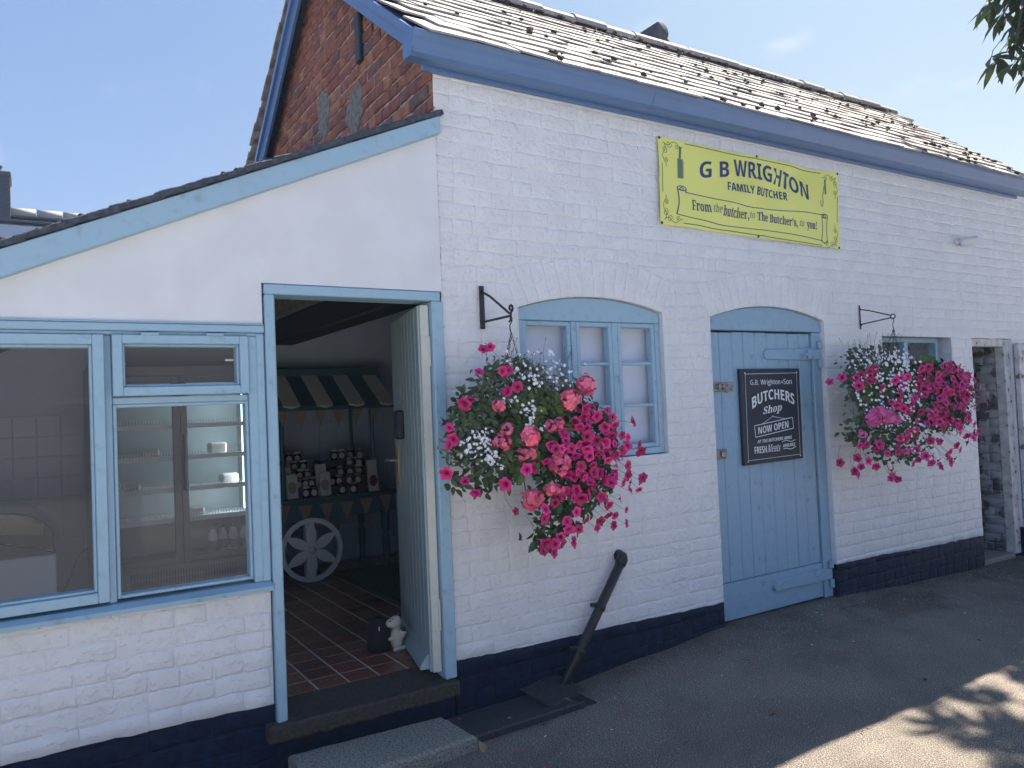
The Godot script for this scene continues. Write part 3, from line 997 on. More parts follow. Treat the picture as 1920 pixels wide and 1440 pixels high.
# The door stands open inwards; its own frame: x along the leaf from the hinge, y up, z towards the doorway (the side one sees).
func build_shop_door(t: Node3D) -> void:
	var dir := Vector3(0.235, 0, -0.972).normalized()
	var out := Vector3(dir.z, 0, -dir.x)
	var xf := Transform3D(Basis(dir, Vector3(0, 1, 0), dir.cross(Vector3(0, 1, 0))), Vector3(1.648, 0, -0.012))
	var w := 0.80
	var y0 := 0.243
	var y1 := 2.045
	var th := 0.044
	# leaf occupies z from 0 (seen side, towards -x) to th; the cream edge is the hinge end
	if xf.basis.z.x > 0.0: xf.basis = Basis(dir, Vector3(0, 1, 0), dir.cross(Vector3(0, 1, 0)))
	var sgn := -1.0 if xf.basis.z.x > 0.0 else 1.0
	var st := new_st()
	bx(st, Vector3(w / 2, (y0 + y1) / 2, -th / 2 * sgn - 0.005 * sgn), Vector3(w, y1 - y0, th), 0.003, xf)
	var door := part("shop_door", st, M.cream, t)
	var n := 9
	for k in n:
		st = new_st()
		bx(st, Vector3(0.006 + (k + 0.5) * (w - 0.012) / n, (y0 + y1) / 2, 0.0), Vector3((w - 0.012) / n - 0.009, y1 - y0 - 0.002, 0.0125), 0.006, xf)
		part("plank", st, M.trim_door, door)
	st = new_st()
	var wp := PackedVector2Array([Vector2(0.006, y0 + 0.012), Vector2(0.052, y0 + 0.012), Vector2(0.050, y0 + 0.030), Vector2(0.020, y0 + 0.075), Vector2(0.006, y0 + 0.085)])
	var wx := Transform3D(Basis(xf.basis.z * sgn, Vector3(0, 1, 0), (xf.basis.z * sgn).cross(Vector3(0, 1, 0))), xf.origin)
	var along := wx.basis.z.dot(dir)
	prism(st, wp, 0.03 * along if along > 0 else -(w - 0.02), (w - 0.02) if along > 0 else -0.03, 0.0, wx)
	part("weather_bar", st, M.trim_door, door)
	for y in [1.815, 0.52]:
		st = new_st()
		bx(st, Vector3(-0.002, y, -0.024 * sgn), Vector3(0.004, 0.15, 0.034), 0.001, xf)
		tube(st, [xf * Vector3(-0.004, y - 0.075, -0.046 * sgn), xf * Vector3(-0.004, y + 0.075, -0.046 * sgn)], 0.007, 8)
		for dy in [-0.05, 0.0, 0.05]: ball(st, Vector3(-0.004, y + dy, -0.022 * sgn), Vector3(0.002, 0.005, 0.005), 4, 6, xf)
		part("hinge", st, M.cream, door)
	st = new_st()
	bx(st, Vector3(0.69, 1.225, 0.010 * sgn), Vector3(0.05, 0.24, 0.008), 0.003, xf)
	part("handle_plate", st, M.brass, door)
	st = new_st()
	tube(st, [xf * Vector3(0.690, 1.245, 0.01 * sgn), xf * Vector3(0.690, 1.245, 0.05 * sgn), xf * Vector3(0.695, 1.244, 0.058 * sgn), xf * Vector3(0.775, 1.238, 0.062 * sgn), xf * Vector3(0.790, 1.232, 0.060 * sgn)], [0.009, 0.009, 0.009, 0.008, 0.007], 8)
	part("lever_handle", st, M.steel, door)
	st = new_st()
	bx(st, Vector3(0.50, 1.45, 0.028 * sgn), Vector3(0.085, 0.16, 0.045), 0.010, xf)
	part("key_box", st, M.board, door)

# ------------------------------------------------------------------ inside the shop
func build_interior() -> void:
	var floor_y := 0.243
	var fl := boxes(-0.70, 4.4, -0.1, floor_y - 0.001, -3.2, -0.141, 0)
	var shop_floor := solo("shop_floor", fl, M.grout, "red quarry tiled floor seen through the open shop doorway", "", "", "structure")
	var unit := 0.152
	var vars := []
	for k in 3:
		var st := new_st()
		bx(st, Vector3(0, -0.004, 0), Vector3(unit - 0.010, 0.012, unit - 0.010), 0.0025)
		vars.append(done(st))
	var spots := []
	for i in 33:
		for j in 20:
			var p := Vector3(-0.62 + i * unit, floor_y, -0.222 - j * unit)
			spots.append(p)
	var target := Vector3(1.35, floor_y, -0.6)
	spots.sort_custom(func(a, b): return a.distance_squared_to(target) * 1.0 < b.distance_squared_to(target))
	var rest := {}
	for i in spots.size():
		var m: Material = M.quarry[[0, 0, 1, 1, 2, 3][rng.randi() % 6]]
		var x := Transform3D(Basis(Vector3(rng.randfn(), 0, rng.randfn()).normalized(), 0.003), spots[i])
		if i < 300: part("tile", vars[i % 3], m, shop_floor).transform = x
		else:
			if not rest.has(m): rest[m] = new_st()
			rest[m].append_from(vars[i % 3], 0, x)
	var mesh := ArrayMesh.new()
	for m in rest:
		rest[m].commit(mesh)
		mesh.surface_set_material(mesh.get_surface_count() - 1, m)
	part("tile", mesh, null, shop_floor, "stuff")
	# rear wall with square white tiles below, plaster above
	var rw := solo("shop_rear_wall", boxes(-0.9, 4.6, -0.1, 3.0, -3.42, -3.2, 0), M.plaster, "pale rear wall of the shop, tiled in white below", "", "", "structure")
	var st := new_st()
	bx(st, Vector3.ZERO, Vector3(0.147, 0.147, 0.010), 0.002)
	var wt := done(st)
	var rest2 := new_st()
	for i in 33:
		for j in 9:
			var x := Transform3D(Basis(Vector3(0, 1, 0), rng.randfn() * 0.006), Vector3(-0.62 + i * 0.1505, floor_y + 0.08 + j * 0.1505, -3.196))
			part("tile", wt, M.wall_tile, rw).transform = x
	st = new_st()
	bb(st, 4.4, 4.6, 0.0, 2.6, -3.2, -0.24, 0)
	solo("shop_side_wall", st, M.plaster, "plain plastered end wall inside the shop", "", "", "structure")
	solo("shop_ceiling", boxes(1.785, 4.4, 2.52, 2.60, -3.19, -0.24, 0), M.plaster, "flat pale ceiling over the inner shop room", "", "", "structure")
	solo("shop_inner_front", boxes(-0.70, 0.886, 1.93, 2.06, -0.125, -0.062, 0), M.plaster, "plastered inner face over the shop window", "", "", "structure")
	build_fridge(floor_y)
	build_freezer(floor_y)
	build_cart(floor_y)
	solo("green_mat", boxes(2.06, 3.1, floor_y + 0.003, floor_y + 0.022, -2.62, -1.25, 0.006), M.mat_green, "green artificial grass mat on the shop floor beside the cart", "mat")
	var cb := new_st(false)
	tube(cb, [Vector3(0.50, 0.60, -3.17), Vector3(0.42, 0.61, -3.165), Vector3(0.34, 0.60, -3.16), Vector3(0.285, 0.54, -3.16), Vector3(0.25, 0.42, -3.155), Vector3(0.20, 0.32, -3.13), Vector3(0.10, 0.253, -3.05), Vector3(-0.1, 0.252, -2.9)], 0.009, 6)
	solo("power_cable", cb, M.iron, "black power cable hanging down the tiled wall behind the freezer", "cable")
	build_doorstop()

func build_fridge(fy: float) -> void:
	var t := thing("display_fridge", "tall grey two-door glass display fridge behind the shop window", "fridge", Vector3(0.92, fy, -2.8))
	var x0 := 0.36
	var x1 := 1.50
	var st := new_st()
	bb(st, x0, x0 + 0.04, fy, 1.92, -3.15, -2.56)
	bb(st, x1 - 0.04, x1, fy, 1.92, -3.15, -2.56)
	bb(st, x0 + 0.04, x1 - 0.04, 1.845, 1.92, -3.15, -2.545)
	bb(st, x0 + 0.04, x1 - 0.04, fy, 0.50, -3.15, -2.545)
	bb(st, x0 + 0.04, x1 - 0.04, 0.50, 1.845, -3.15, -3.11)
	part("cabinet", st, M.fridge, t)
	st = new_st()
	bb(st, x0 + 0.041, x1 - 0.041, 0.501, 1.844, -3.109, -3.10, 0)
	bb(st, x0 + 0.041, x0 + 0.05, 0.501, 1.844, -3.10, -2.57, 0)
	bb(st, x1 - 0.05, x1 - 0.041, 0.501, 1.844, -3.10, -2.57, 0)
	bb(st, x0 + 0.05, x1 - 0.05, 0.501, 0.51, -3.10, -2.57, 0)
	part("lining", st, M.fridge_in, t)
	for y in [0.80, 1.02, 1.25, 1.48]:
		st = new_st()
		bb(st, x0 + 0.055, x1 - 0.055, y, y + 0.006, -3.09, -2.64, 0)
		bb(st, x0 + 0.055, x1 - 0.055, y - 0.012, y + 0.022, -2.638, -2.632, 0.001)
		for k in 52: bb(st, x0 + 0.06 + k * 0.0198, x0 + 0.064 + k * 0.0198, y + 0.024, y + 0.05, -2.640, -2.637, 0)
		part("shelf", st, M.rail, t)
	for e in [[x0 + 0.004, 0.923], [0.929, x1 - 0.004]]:
		st = new_st()
		sash(st, e[0], e[1], 0.515, 1.842, 0.046, -2.54, -2.50)
		var d := part("door", st, M.fridge, t)
		st = new_st()
		quad(st, Vector3(e[0] + 0.046, 0.561, -2.52), Vector3(e[1] - 0.046, 0.561, -2.52), Vector3(e[1] - 0.046, 1.796, -2.52), Vector3(e[0] + 0.046, 1.796, -2.52))
		part("pane", st, M.glass, d)
		if e[0] > 0.9: part("handle", boxes(0.937, 0.962, 1.03, 1.42, -2.498, -2.47, 0.006), M.iron, d)
	st = new_st()
	bb(st, x0 + 0.002, x1 - 0.002, fy + 0.03, 0.512, -2.544, -2.52, 0.004)
	var v := part("vent_panel", st, M.fridge, t)
	st = new_st()
	for r in 4:
		for k in 38: bb(st, 0.585 + k * 0.0187, 0.593 + k * 0.0187, 0.435 - r * 0.052, 0.473 - r * 0.052, -2.5215, -2.5185, 0)
	part("vent_slots", st, M.dark, v)
	part("light_strip", boxes(1.384, 1.396, 0.84, 1.78, -2.66, -2.65, 0.002), M.led, t)
	var lamp := AreaLight3D.new()
	lamp.name = "fridge_light"
	lamp.area_size = Vector2(0.02, 0.94)
	lamp.light_color = Color(0.85, 0.95, 1.0)
	lamp.light_energy = 0.05
	lamp.shadow_enabled = true
	lamp.set("area_range", 6.0)
	lamp.set("area_attenuation", 2.0)
	t.add_child(lamp)
	lamp.position = Vector3(1.378, 1.31, -2.665) - t.position
	lamp.rotation = Vector3(0, 0.9, 0)
	# milk bottles
	for k in 4:
		st = new_st(false)
		var bxf := Transform3D(Basis(Vector3(0, 1, 0), rng.randfn() * 0.2), Vector3(1.16 + k * 0.075, 0.511, -2.70 + rng.randfn() * 0.01))
		var prof := [Vector2(0.0, 0.0), Vector2(0.032, 0.0), Vector2(0.035, 0.008), Vector2(0.035, 0.13), Vector2(0.030, 0.16), Vector2(0.015, 0.19), Vector2(0.0145, 0.20)]
		lathe(st, prof, 10, bxf)
		var names := ["beside the fridge divider", "second from the divider", "third from the divider", "nearest the lit side of the fridge"]
		var b := thing("milk_bottle", "white plastic milk bottle on the fridge floor, %s" % names[k], "bottle", bxf.origin, "milk bottles in the fridge")
		part("body", st, M.freezer, b)
		st = new_st(false)
		lathe(st, [Vector2(0.017, 0.196), Vector2(0.017, 0.213), Vector2(0.0, 0.213)], 10, bxf)
		part("cap", st, M.green_cap, b)
		st = new_st()
		lathe(st, [Vector2(0.0356, 0.04), Vector2(0.0356, 0.11)], 10, bxf)
		part("label", st, M.green_cap, b)
	for e in [[0.50, 1.0, 0.09], [0.62, 1.03, 0.05], [1.05, 0.81, 0.06], [1.22, 1.26, 0.08], [0.75, 1.26, 0.06], [1.30, 1.03, 0.07]]:
		st = new_st()
		bx(st, Vector3(e[0], e[1] + 0.008 + e[2] / 2, -2.75), Vector3(0.12, e[2], 0.14), 0.012)
		var where: String = {1.0: "left end of the second shelf up", 1.03: "second shelf up", 0.81: "lowest shelf", 1.26: "third shelf up"}[e[1]]
		solo("food_tray", st, M.tray, "%s wrapped food tray, %s, %s the divider" % ["large" if e[2] > 0.065 else "flat", where, "left of" if e[0] < 0.92 else "right of"], "tray", "food trays in the fridge")

func build_freezer(fy: float) -> void:
	var t := thing("serve_over_counter", "white counter freezer with curved black top inside the left window pane", "freezer", Vector3(-0.25, fy, -1.8))
	part("body", boxes(-0.64, 0.12, fy, 0.82, -2.2, -1.5, 0.01), M.freezer, t)
	var p := PackedVector2Array()
	for k in 11:
		var a := PI / 2 * k / 10.0
		p.append(Vector2(-0.12 + sin(a) * 0.235, 0.905 + cos(a) * 0.165) if k < 8 else Vector2(0.115, 1.0 - (k - 7) * 0.05))
	p.append(Vector2(0.122, 0.825)); p.append(Vector2(0.02, 0.865)); p.append(Vector2(-0.14, 0.905)); p.append(Vector2(-0.64, 0.93)); p.append(Vector2(-0.64, 1.075)); p.append(Vector2(-0.14, 1.073))
	var st := new_st()
	prism(st, p, -2.2, -1.5, 0.01)
	part("hood", st, M.gloss_black, t)
	var q := PackedVector2Array([Vector2(-0.60, 0.955), Vector2(-0.10, 0.955), Vector2(0.06, 0.935), Vector2(0.065, 0.985), Vector2(-0.04, 1.03), Vector2(-0.60, 1.045)])
	st = new_st()
	prism(st, q, -1.498, -1.494, 0.001)
	part("amber_window", st, M.amber, t)

func build_doorstop() -> void:
	var t := thing("dog_doorstop", "dark brown fabric doorstop with a white toy dog hugging it, by the open door", "doorstop", Vector3(1.60, 0.243, -0.52))
	var st := new_st(false)
	var xf := Transform3D(Basis(Vector3(0, 1, 0), -0.35), Vector3(1.585, 0.243, -0.53))
	var prof := [Vector2(0.0, 0.0), Vector2(0.056, 0.0), Vector2(0.062, 0.01), Vector2(0.062, 0.09), Vector2(0.054, 0.145), Vector2(0.034, 0.168), Vector2(0.0, 0.173)]
	lathe(st, prof, 14, xf)
	part("brown_body", st, M.brown_cloth, t)
	st = new_st()
	bx(st, Vector3(0.002, 0.128, 0.058), Vector3(0.006, 0.022, 0.004), 0.001, xf)
	part("care_tag", st, M.ivory, t)
	var cen := Vector3(1.662, 0.243, -0.47)
	var d := Transform3D(Basis(Vector3(0, 1, 0), 0.1), cen)
	st = new_st(false)
	ball(st, Vector3(0, 0.062, 0), Vector3(0.034, 0.064, 0.036), 10, 14, d)
	ball(st, Vector3(-0.002, 0.125, 0.0), Vector3(0.024, 0.03, 0.026), 8, 12, d)
	ball(st, Vector3(-0.012, 0.158, 0.004), Vector3(0.038, 0.033, 0.033), 10, 14, Transform3D(d.basis * Basis(Vector3(0, 0, 1), 0.5), d.origin + Vector3(0.074, 0.02, 0)))
	ball(st, Vector3(-0.040, 0.150, 0.006), Vector3(0.022, 0.022, 0.024), 8, 12, d)
	var body := part("white_dog", st, M.plush, t)
	for e in [[-0.010, 0.012, 0.028, 0.030, 0.014], [0.020, 0.012, 0.026, 0.026, 0.013], [-0.030, 0.07, 0.016, 0.030, 0.013], [0.022, 0.085, 0.022, 0.017, 0.024]]:
		st = new_st(false)
		ball(st, Vector3(e[0], e[1], e[2]), Vector3(e[3], e[4], e[4]), 6, 10, d)
		part("paw", st, M.plush, body)
	for e in [Vector3(0.012, 0.190, 0.008), Vector3(0.028, 0.108, 0.030)]:
		st = new_st(false)
		ball(st, e, Vector3(0.014, 0.014, 0.012), 6, 10, d)
		part("black_patch", st, M.iron, body)
	st = new_st(false)
	ball(st, Vector3(0.030, 0.094, 0.034), Vector3(0.014, 0.009, 0.011), 6, 10, d)
	part("tan_patch", st, M.ivory, body)
	for e in [Vector3(-0.030, 0.172, 0.026), Vector3(-0.046, 0.164, 0.022)]:
		st = new_st(false)
		ball(st, e, Vector3(0.0045, 0.0045, 0.0045), 5, 8, d)
		part("eye", st, M.gloss_black, body)

func build_cart(fy: float) -> void:
	var t := thing("market_cart", "dark green wooden market cart with striped canopy, bunting and white flower wheel", "cart", Vector3(2.1, fy, -2.75))
	part("table_top", boxes(1.60, 2.60, 0.855, 0.888, -3.12, -2.46, 0.006), M.green, t)
	part("apron", boxes(1.64, 2.56, 0.72, 0.854, -2.52, -2.495, 0.004), M.green, t)
	for e in [[2.47, -2.52], [2.47, -3.06], [1.66, -3.06]]:
		var st := new_st(false)
		var prof := [Vector2(0.022, 0.0), Vector2(0.026, 0.02), Vector2(0.020, 0.08), Vector2(0.030, 0.16), Vector2(0.034, 0.26), Vector2(0.022, 0.30), Vector2(0.034, 0.33), Vector2(0.034, 0.61)]
		lathe(st, prof, 10, Transform3D(Basis(), Vector3(e[0], fy, e[1])))
		part("leg", st, M.green, t)
	for e in [[2.385, -2.52, 1.60], [2.40, -3.05, 1.80], [1.65, -2.52, 1.60], [1.65, -3.05, 1.80]]:
		var st := new_st(false)
		var h: float = e[2] - 0.888
		lathe(st, [Vector2(0.027, 0.0), Vector2(0.027, h * 0.22), Vector2(0.018, h * 0.30), Vector2(0.016, h * 0.6), Vector2(0.022, h * 0.9), Vector2(0.024, h)], 10, Transform3D(Basis(), Vector3(e[0], 0.888, e[1])))
		part("post", st, M.green, t)
	# canopy: rounded boards side by side on a slope
	var lo := Vector3(0, 1.605, -2.46)
	var hi := Vector3(0, 1.845, -2.84)
	var up := (hi - lo).normalized()
	var len0 := lo.distance_to(hi)
	var cx := Transform3D(Basis(Vector3(1, 0, 0), up, Vector3(1, 0, 0).cross(up)), lo)
	for k in 8:
		var w := 0.131
		var x := 1.52 + k * w
		var p := PackedVector2Array()
		for i in 9: p.append(Vector2(x + w * i / 8.0, -0.028 * sin(PI * i / 8.0)))
		for i in 9: p.append(Vector2(x + w - w * i / 8.0, len0 + 0.020 * sin(PI * i / 8.0)))
		var st := new_st()
		prism(st, p, -0.012, 0.004 if k % 2 else 0.0, 0.002, cx)
		part("canopy_board", st, M.ivory if k % 2 else M.green, t)
	var st2 := new_st()
	prism(st2, rect(1.50, -0.02, 2.58, len0 + 0.01), -0.04, -0.0125, 0.0, cx)
	part("canopy_base", st2, M.green, t)
	part("canopy_cap", boxes(1.50, 2.60, 1.83, 1.915, -2.92, -2.845, 0.006), M.green, t)
	# bunting, two strings of sacking triangles
	for row in 2:
		for k in 6:
			var x := 1.64 + k * (0.152 if row == 0 else 0.165)
			var y := 1.585 if row == 0 else 0.835
			var z := -2.475 if row == 0 else -2.484
			var p := PackedVector2Array([Vector2(-0.055, 0.0), Vector2(0.055, 0.0), Vector2(rng.randfn() * 0.008, -0.15)])
			var st := new_st()
			prism(st, p, 0.0, 0.002, 0.0, Transform3D(Basis(Vector3(0, 1, 0), rng.randfn() * 0.15) * Basis(Vector3(1, 0, 0), 0.03), Vector3(x, y + rng.randfn() * 0.006, z)))
			part("bunting_flag", st, M.burlap, t)
	# wheel: a ring with six petals, a hub
	for side in 1:
		var c := Transform3D(Basis(), Vector3(1.838, 0.488, -2.475))
		var ring := new_st()
		var n := 40
		for k in n:
			var a := TAU * k / n
			var b := TAU * (k + 1) / n
			prism(ring, PackedVector2Array([Vector2(cos(a), sin(a)) * 0.208, Vector2(cos(a), sin(a)) * 0.245, Vector2(cos(b), sin(b)) * 0.245, Vector2(cos(b), sin(b)) * 0.208]), -0.012, 0.012, 0.0, c)
		var wheel := part("wheel", ring, M.wheel, t)
		for k in 6:
			var st := new_st()
			var p := PackedVector2Array()
			for i in 9: p.append(Vector2(0.02 + 0.192 * i / 8.0, 0.041 * sin(PI * (0.12 + 0.8 * i / 8.0))))
			for i in 9: p.append(Vector2(0.212 - 0.192 * i / 8.0, -0.041 * sin(PI * (0.12 + 0.8 * (8 - i) / 8.0))))
			prism(st, p, -0.010, 0.008, 0.002, c * Transform3D(Basis(Vector3(0, 0, 1), TAU * k / 6 + PI / 2), Vector3.ZERO))
			part("petal_spoke", st, M.wheel, wheel)
		var hub := new_st(false)
		lathe(hub, [Vector2(0.0, 0.0), Vector2(0.03, 0.0), Vector2(0.03, 0.03), Vector2(0.0, 0.034)], 12, c * Transform3D(Basis(Vector3(1, 0, 0), PI / 2), Vector3(0, 0, -0.006)))
		part("hub", hub, M.wheel, wheel)
	part("wheel_stand", boxes(1.80, 1.876, fy, 0.72, -2.56, -2.49, 0.004), M.wheel, t)
	# display steps that carry the jars
	for e in [[1.70, 1.93, "left-hand"], [2.02, 2.43, "right-hand"]]:
		var st := new_st()
		for k in 4: bb(st, e[0], e[1], 0.889 + k * 0.064, 0.889 + (k + 1) * 0.064 - 0.001, -2.93, -2.58 - k * 0.08, 0.002)
		solo("display_steps", st, M.dark, "dark stepped display stand under the %s pile of jars" % e[2], "display stand")
	var jar_mesh := {}
	var st := new_st(false)
	lathe(st, [Vector2(0.0, 0.0), Vector2(0.027, 0.0), Vector2(0.031, 0.006), Vector2(0.031, 0.062), Vector2(0.026, 0.072)], 12)
	jar_mesh.body = done(st)
	st = new_st(false)
	lathe(st, [Vector2(0.029, 0.070), Vector2(0.029, 0.084), Vector2(0.026, 0.087), Vector2(0.0, 0.087)], 12)
	jar_mesh.lid = done(st)
	st = new_st(false)
	var lx := Transform3D(Basis(), Vector3(0, 0.034, 0))
	for k in 12:
		for ring in 2:
			var r0 := ring * 0.012
			var r1 := (ring + 1) * 0.012
			var g := func(r: float, i: int) -> Vector3:
				var u := cos(TAU * i / 12.0) * r
				var v := sin(TAU * i / 12.0) * r
				return lx * Vector3(0.0318 * sin(u / 0.0318), v, 0.0318 * cos(u / 0.0318))
			quad(st, g.call(r0, k), g.call(r1, k), g.call(r1, k + 1), g.call(r0, k + 1))
	jar_mesh.label = done(st)
	var rows := [[-2.84, 1.145, [2.166, 2.235, 2.308, 2.398], "top row of the right-hand pile"], [-2.76, 1.081, [2.274, 2.352], "fourth row of the right-hand pile"], [-2.68, 1.017, [2.159, 2.243, 2.319], "third row of the right-hand pile"],
		[-2.60, 0.953, [2.059, 2.119, 2.202, 2.277], "second row of the right-hand pile"], [-2.52, 0.889, [2.114, 2.213], "front of the right-hand pile"],
		[-2.84, 1.145, [1.789, 1.856], "top row of the left-hand pile"], [-2.76, 1.081, [1.712, 1.761, 1.811, 1.879], "fourth row of the left-hand pile"], [-2.68, 1.017, [1.772, 1.83, 1.884], "third row of the left-hand pile"],
		[-2.60, 0.953, [1.791, 1.845, 1.898], "second row of the left-hand pile"], [-2.52, 0.889, [1.822, 1.887], "front of the left-hand pile"]]
	var lids := [M.iron, M.pink_lid, M.steel, M.ivory]
	for r in rows:
		for x in r[2]:
			var nth: String = ["first", "second", "third", "fourth"][r[2].find(x)]
			var j := thing("preserve_jar", "dark preserve jar, %s from left in the %s" % [nth, r[3]], "jar", Vector3(x, r[1], r[0]), "preserve jars on the market cart")
			j.set_meta("local", true)
			j.rotation.y = -0.35 + rng.randfn() * 0.12
			part("body", jar_mesh.body, [M.jam, M.jam_red, M.jam][rng.randi() % 3], j)
			part("lid", jar_mesh.lid, lids[rng.randi() % 4], j)
			part("label", jar_mesh.label, M.jar_label, j)
	var packs := [[1.712, -2.49, 0.19, "leftmost on the cart, in front"], [1.690, -2.58, 0.24, "leftmost on the cart, behind"], [1.972, -2.49, 0.185, "between the two piles of jars, in front"], [1.975, -2.58, 0.245, "between the two piles of jars, behind"], [2.372, -2.495, 0.255, "right of the jars by the canopy post"]]
	for e in packs:
		var b := thing("gift_bag", "white food packet with a picture panel, %s" % e[3], "packet", Vector3(e[0], 0.889, e[1]), "food packets on the cart")
		b.set_meta("local", true)
		b.rotation = Vector3(-0.10, -0.25 + rng.randfn() * 0.1, 0.04)
		var s := new_st()
		bx(s, Vector3(0, e[2] / 2, 0), Vector3(0.085, e[2], 0.035), 0.006)
		part("bag", s, M.jar_label, b)
		s = new_st()
		var p := PackedVector2Array()
		for i in 16:
			var a := TAU * i / 16
			p.append(Vector2(cos(a) * 0.034, 0.085 + sin(a) * 0.045) * Vector2(rng.randf_range(0.85, 1.05), 1))
		prism(s, p, 0.0178, 0.019)
		part("picture", s, [M.jam_red, M.burlap][1 if e[0] < 2.2 else 0], b)

# ------------------------------------------------------------------ hanging baskets: flower heads in centimetres from the hook, across and up
const NEAR_PETUNIAS := [-13.2, -14.1, -18.1, -15, -23.7, -26, -11, -25.9, -7.9, -25.5, -10.2, -35.4, -6.9, -33.6, -30.9, -40.7, -27.4, -38.5, -39.4, -50.8, -37.8, -56.3, -39.2, -58.5, -41.5, -71.4, -33.8, -75.1, -27.6, -81.4, -15.1, -78.2, -8.1, -91.4, 11.3, -61.8, 27.5, -57.5, 31.8, -48.9, 38.8, -49.1, 47, -46.4, 50.4, -50.1, 44.1, -54.9, 38.9, -61.1, 44.8, -63, 52.3, -54.3, 59.1, -59.8, 53.3, -60.4, 25, -68, 30.3, -65.5, 40.8, -67.7, 49.3, -69.1, 55.5, -69.3, 62.8, -70.4, 78.5, -53.5, 82.7, -66.1, 82.5, -69.9, 68.8, -65.6, -5.5, -71.8, 1.9, -71.6, 6.4, -69.1, 18.6, -76.2, 28.1, -73.1, 28.8, -78.6, 36.3, -76.8, 37, -73.4, 41.4, -77.7, 46.1, -78.7, 52.1, -80.3, 55.5, -75, 64.4, -75.8, 59.5, -83.7, 76, -82.5, 75.8, -86.3, 83.8, -84.3, 85.2, -85.5, 81.2, -90.6, 76.3, -90.2, 21.3, -85.2, 25, -84.1, 15.2, -87, 11.8, -89.1, 5.7, -91.4, 26.6, -88.7, 25.2, -95, 7.8, -96.4, 18.7, -98.7, 30.6, -99.7, 22.7, -103.7, 28.8, -104.3, 43.2, -90.6, 50, -95, 53.4, -100.8, 42.8, -105.5, 46.2, -102.9, 65, -103, 72.1, -100.6, 64.7, -108.3, 70.3, -107.4, 60.3, -92.8, 18.9, -107.2, 19.8, -110.9, 29.4, -111.3, 14, -109.6, 9.1, -108.9, 7.6, -112.3, 16.6, -114.6, 45.4, -57, 33.8, -55.4, 47.6, -52, 41.7, -49.8, 47.8, -66.2, 69.5, -61.4]
const NEAR_GERANIUMS := [-16, -41.8, 35.5, -33.2, 23.2, -40.4, 9.7, -52.2, 14.4, -52, -18, -57.8, -14.7, -59.4, -13.2, -53, -2, -57.3, -5.9, -65, -1.7, -64.8, 14.4, -71.1, 8.6, -82.1, 12.7, -82.9, -0.6, -86.3]
const NEAR_WHITE := [-11, -40.8, -7.9, -40.4, 0.2, -42.4, 5.3, -31, 2.9, -29.1, -1.3, -46.1, 2, -45.3, 1.3, -52.8, -1.9, -51.7, 4.4, -54.3, -25.7, -55.1, -23.4, -54.3, -22.3, -58.9, -25, -59.2, -28.4, -55.9, -32.2, -60.2, -30.1, -62.1, -32.3, -63.8, -20.6, -63.6, -21.7, -67.2, -23.5, -65.2, -19.7, -65.5, -17.9, -69.3, -24, -57]
const FAR_PETUNIAS := [-72.7, -43, -64.9, -40.5, -40, -34.6, -45.8, -36.7, -40.2, -39.2, -50.5, -39.2, -48.6, -43.2, -46.2, -42.7, -54.6, -41.1, -57.2, -46.2, -37, -48.5, -19.7, -41.7, -13.9, -41.5, -26, -43.9, 2.9, -36.4, 0.6, -42.4, 7.5, -40.5, -2.7, -47.1, 6, -50.6, 15.8, -47.1, -16.2, -49.7, -17.9, -47.4, -22.8, -51.2, -7.7, -53.6, -24.3, -53.8, -24.1, -57.7, -13.3, -56.1, -12.9, -59.7, -33.2, -58, -30.9, -60.7, -25.3, -62.8, -16.6, -65.8, -6.5, -65.9, 1.8, -68.5, -12.4, -63.3, -7.8, -72, 0.1, -74.1, 19.7, -56.4, 14.6, -57.6, 12.7, -61.6, 20.2, -59.8, 29, -47, 25, -44.2, 20, -51, 26, -51.8, 33.4, -53.3, 41.1, -51.4, 51.9, -50.9, 42.8, -54.9, 53.3, -55.9, 59.1, -58.9, 50.4, -60.7, 45.3, -63.4, 38.1, -63.1, 32.4, -64.3, 30.4, -54.6, 24.3, -66.7, 29.3, -72.4, 28, -75, 23.1, -78.2, 24.8, -82, 36.2, -76.8, 41.3, -82.5, 51.3, -78.9, 52.7, -85.3, 62.1, -90.8, 66.1, -87.4, 71.4, -85.6, 77.8, -84.5, 64.3, -70.3, 64.4, -73.2, 75.1, -77.9, 119.4, -85.7, 122.3, -92.3, 115.7, -99.2, 59, -95.9, 38.8, -91.4, 23.4, -87.4, 5.8, -86, 12.4, -87.1, -18.5, -78.1, -11.8, -81.4, -22.2, -79.2, -23.6, -82.7, -17.8, -83.7, -8.7, -77.3, -2.6, -89.5, -6.1, -91.9, -24.3, -88.8, -23.4, -92.2, -32, -92.6, -45.4, -88.9, -50.9, -85.7, -59.2, -85.6, -45, -85.7, -56, -94.1, -48.2, -96.5, -61.3, -97.2, -51.1, -100.3, -44.3, -106.7, -51.4, -103.7, -40, -101, -26.9, -104.5, -24.3, -110.2, -21.1, -109, -15, -111.6, -17.3, -107.9, -7.5, -101.2, -0.3, -99, 0.7, -96.4, 11.7, -101.9, 12.2, -97.2, 19.6, -101.1, 29.9, -105.7, 33.1, -98.6, 41.7, -103.5, 45.6, -101.7, 30.2, -95.7, 64.4, -42.9, 46.5, -32.4, 40.2, -34.6, 47.1, -37.4, 53.1, -36, 33.2, -39.8, 75.9, -51.3, 87.2, -50.7, 124.8, -57.8, 128.7, -63, 72.8, -64.2, 84.3, -65.6, -4, -30.8]
const FAR_GERANIUMS := [-48, -66.4, -43.2, -65.3, -38, -67.5, -49.6, -68.9, -29.8, -69.8, 2, -66.5, 12.7, -67.6, -57.7, -78.6, -17.8, -92.2]

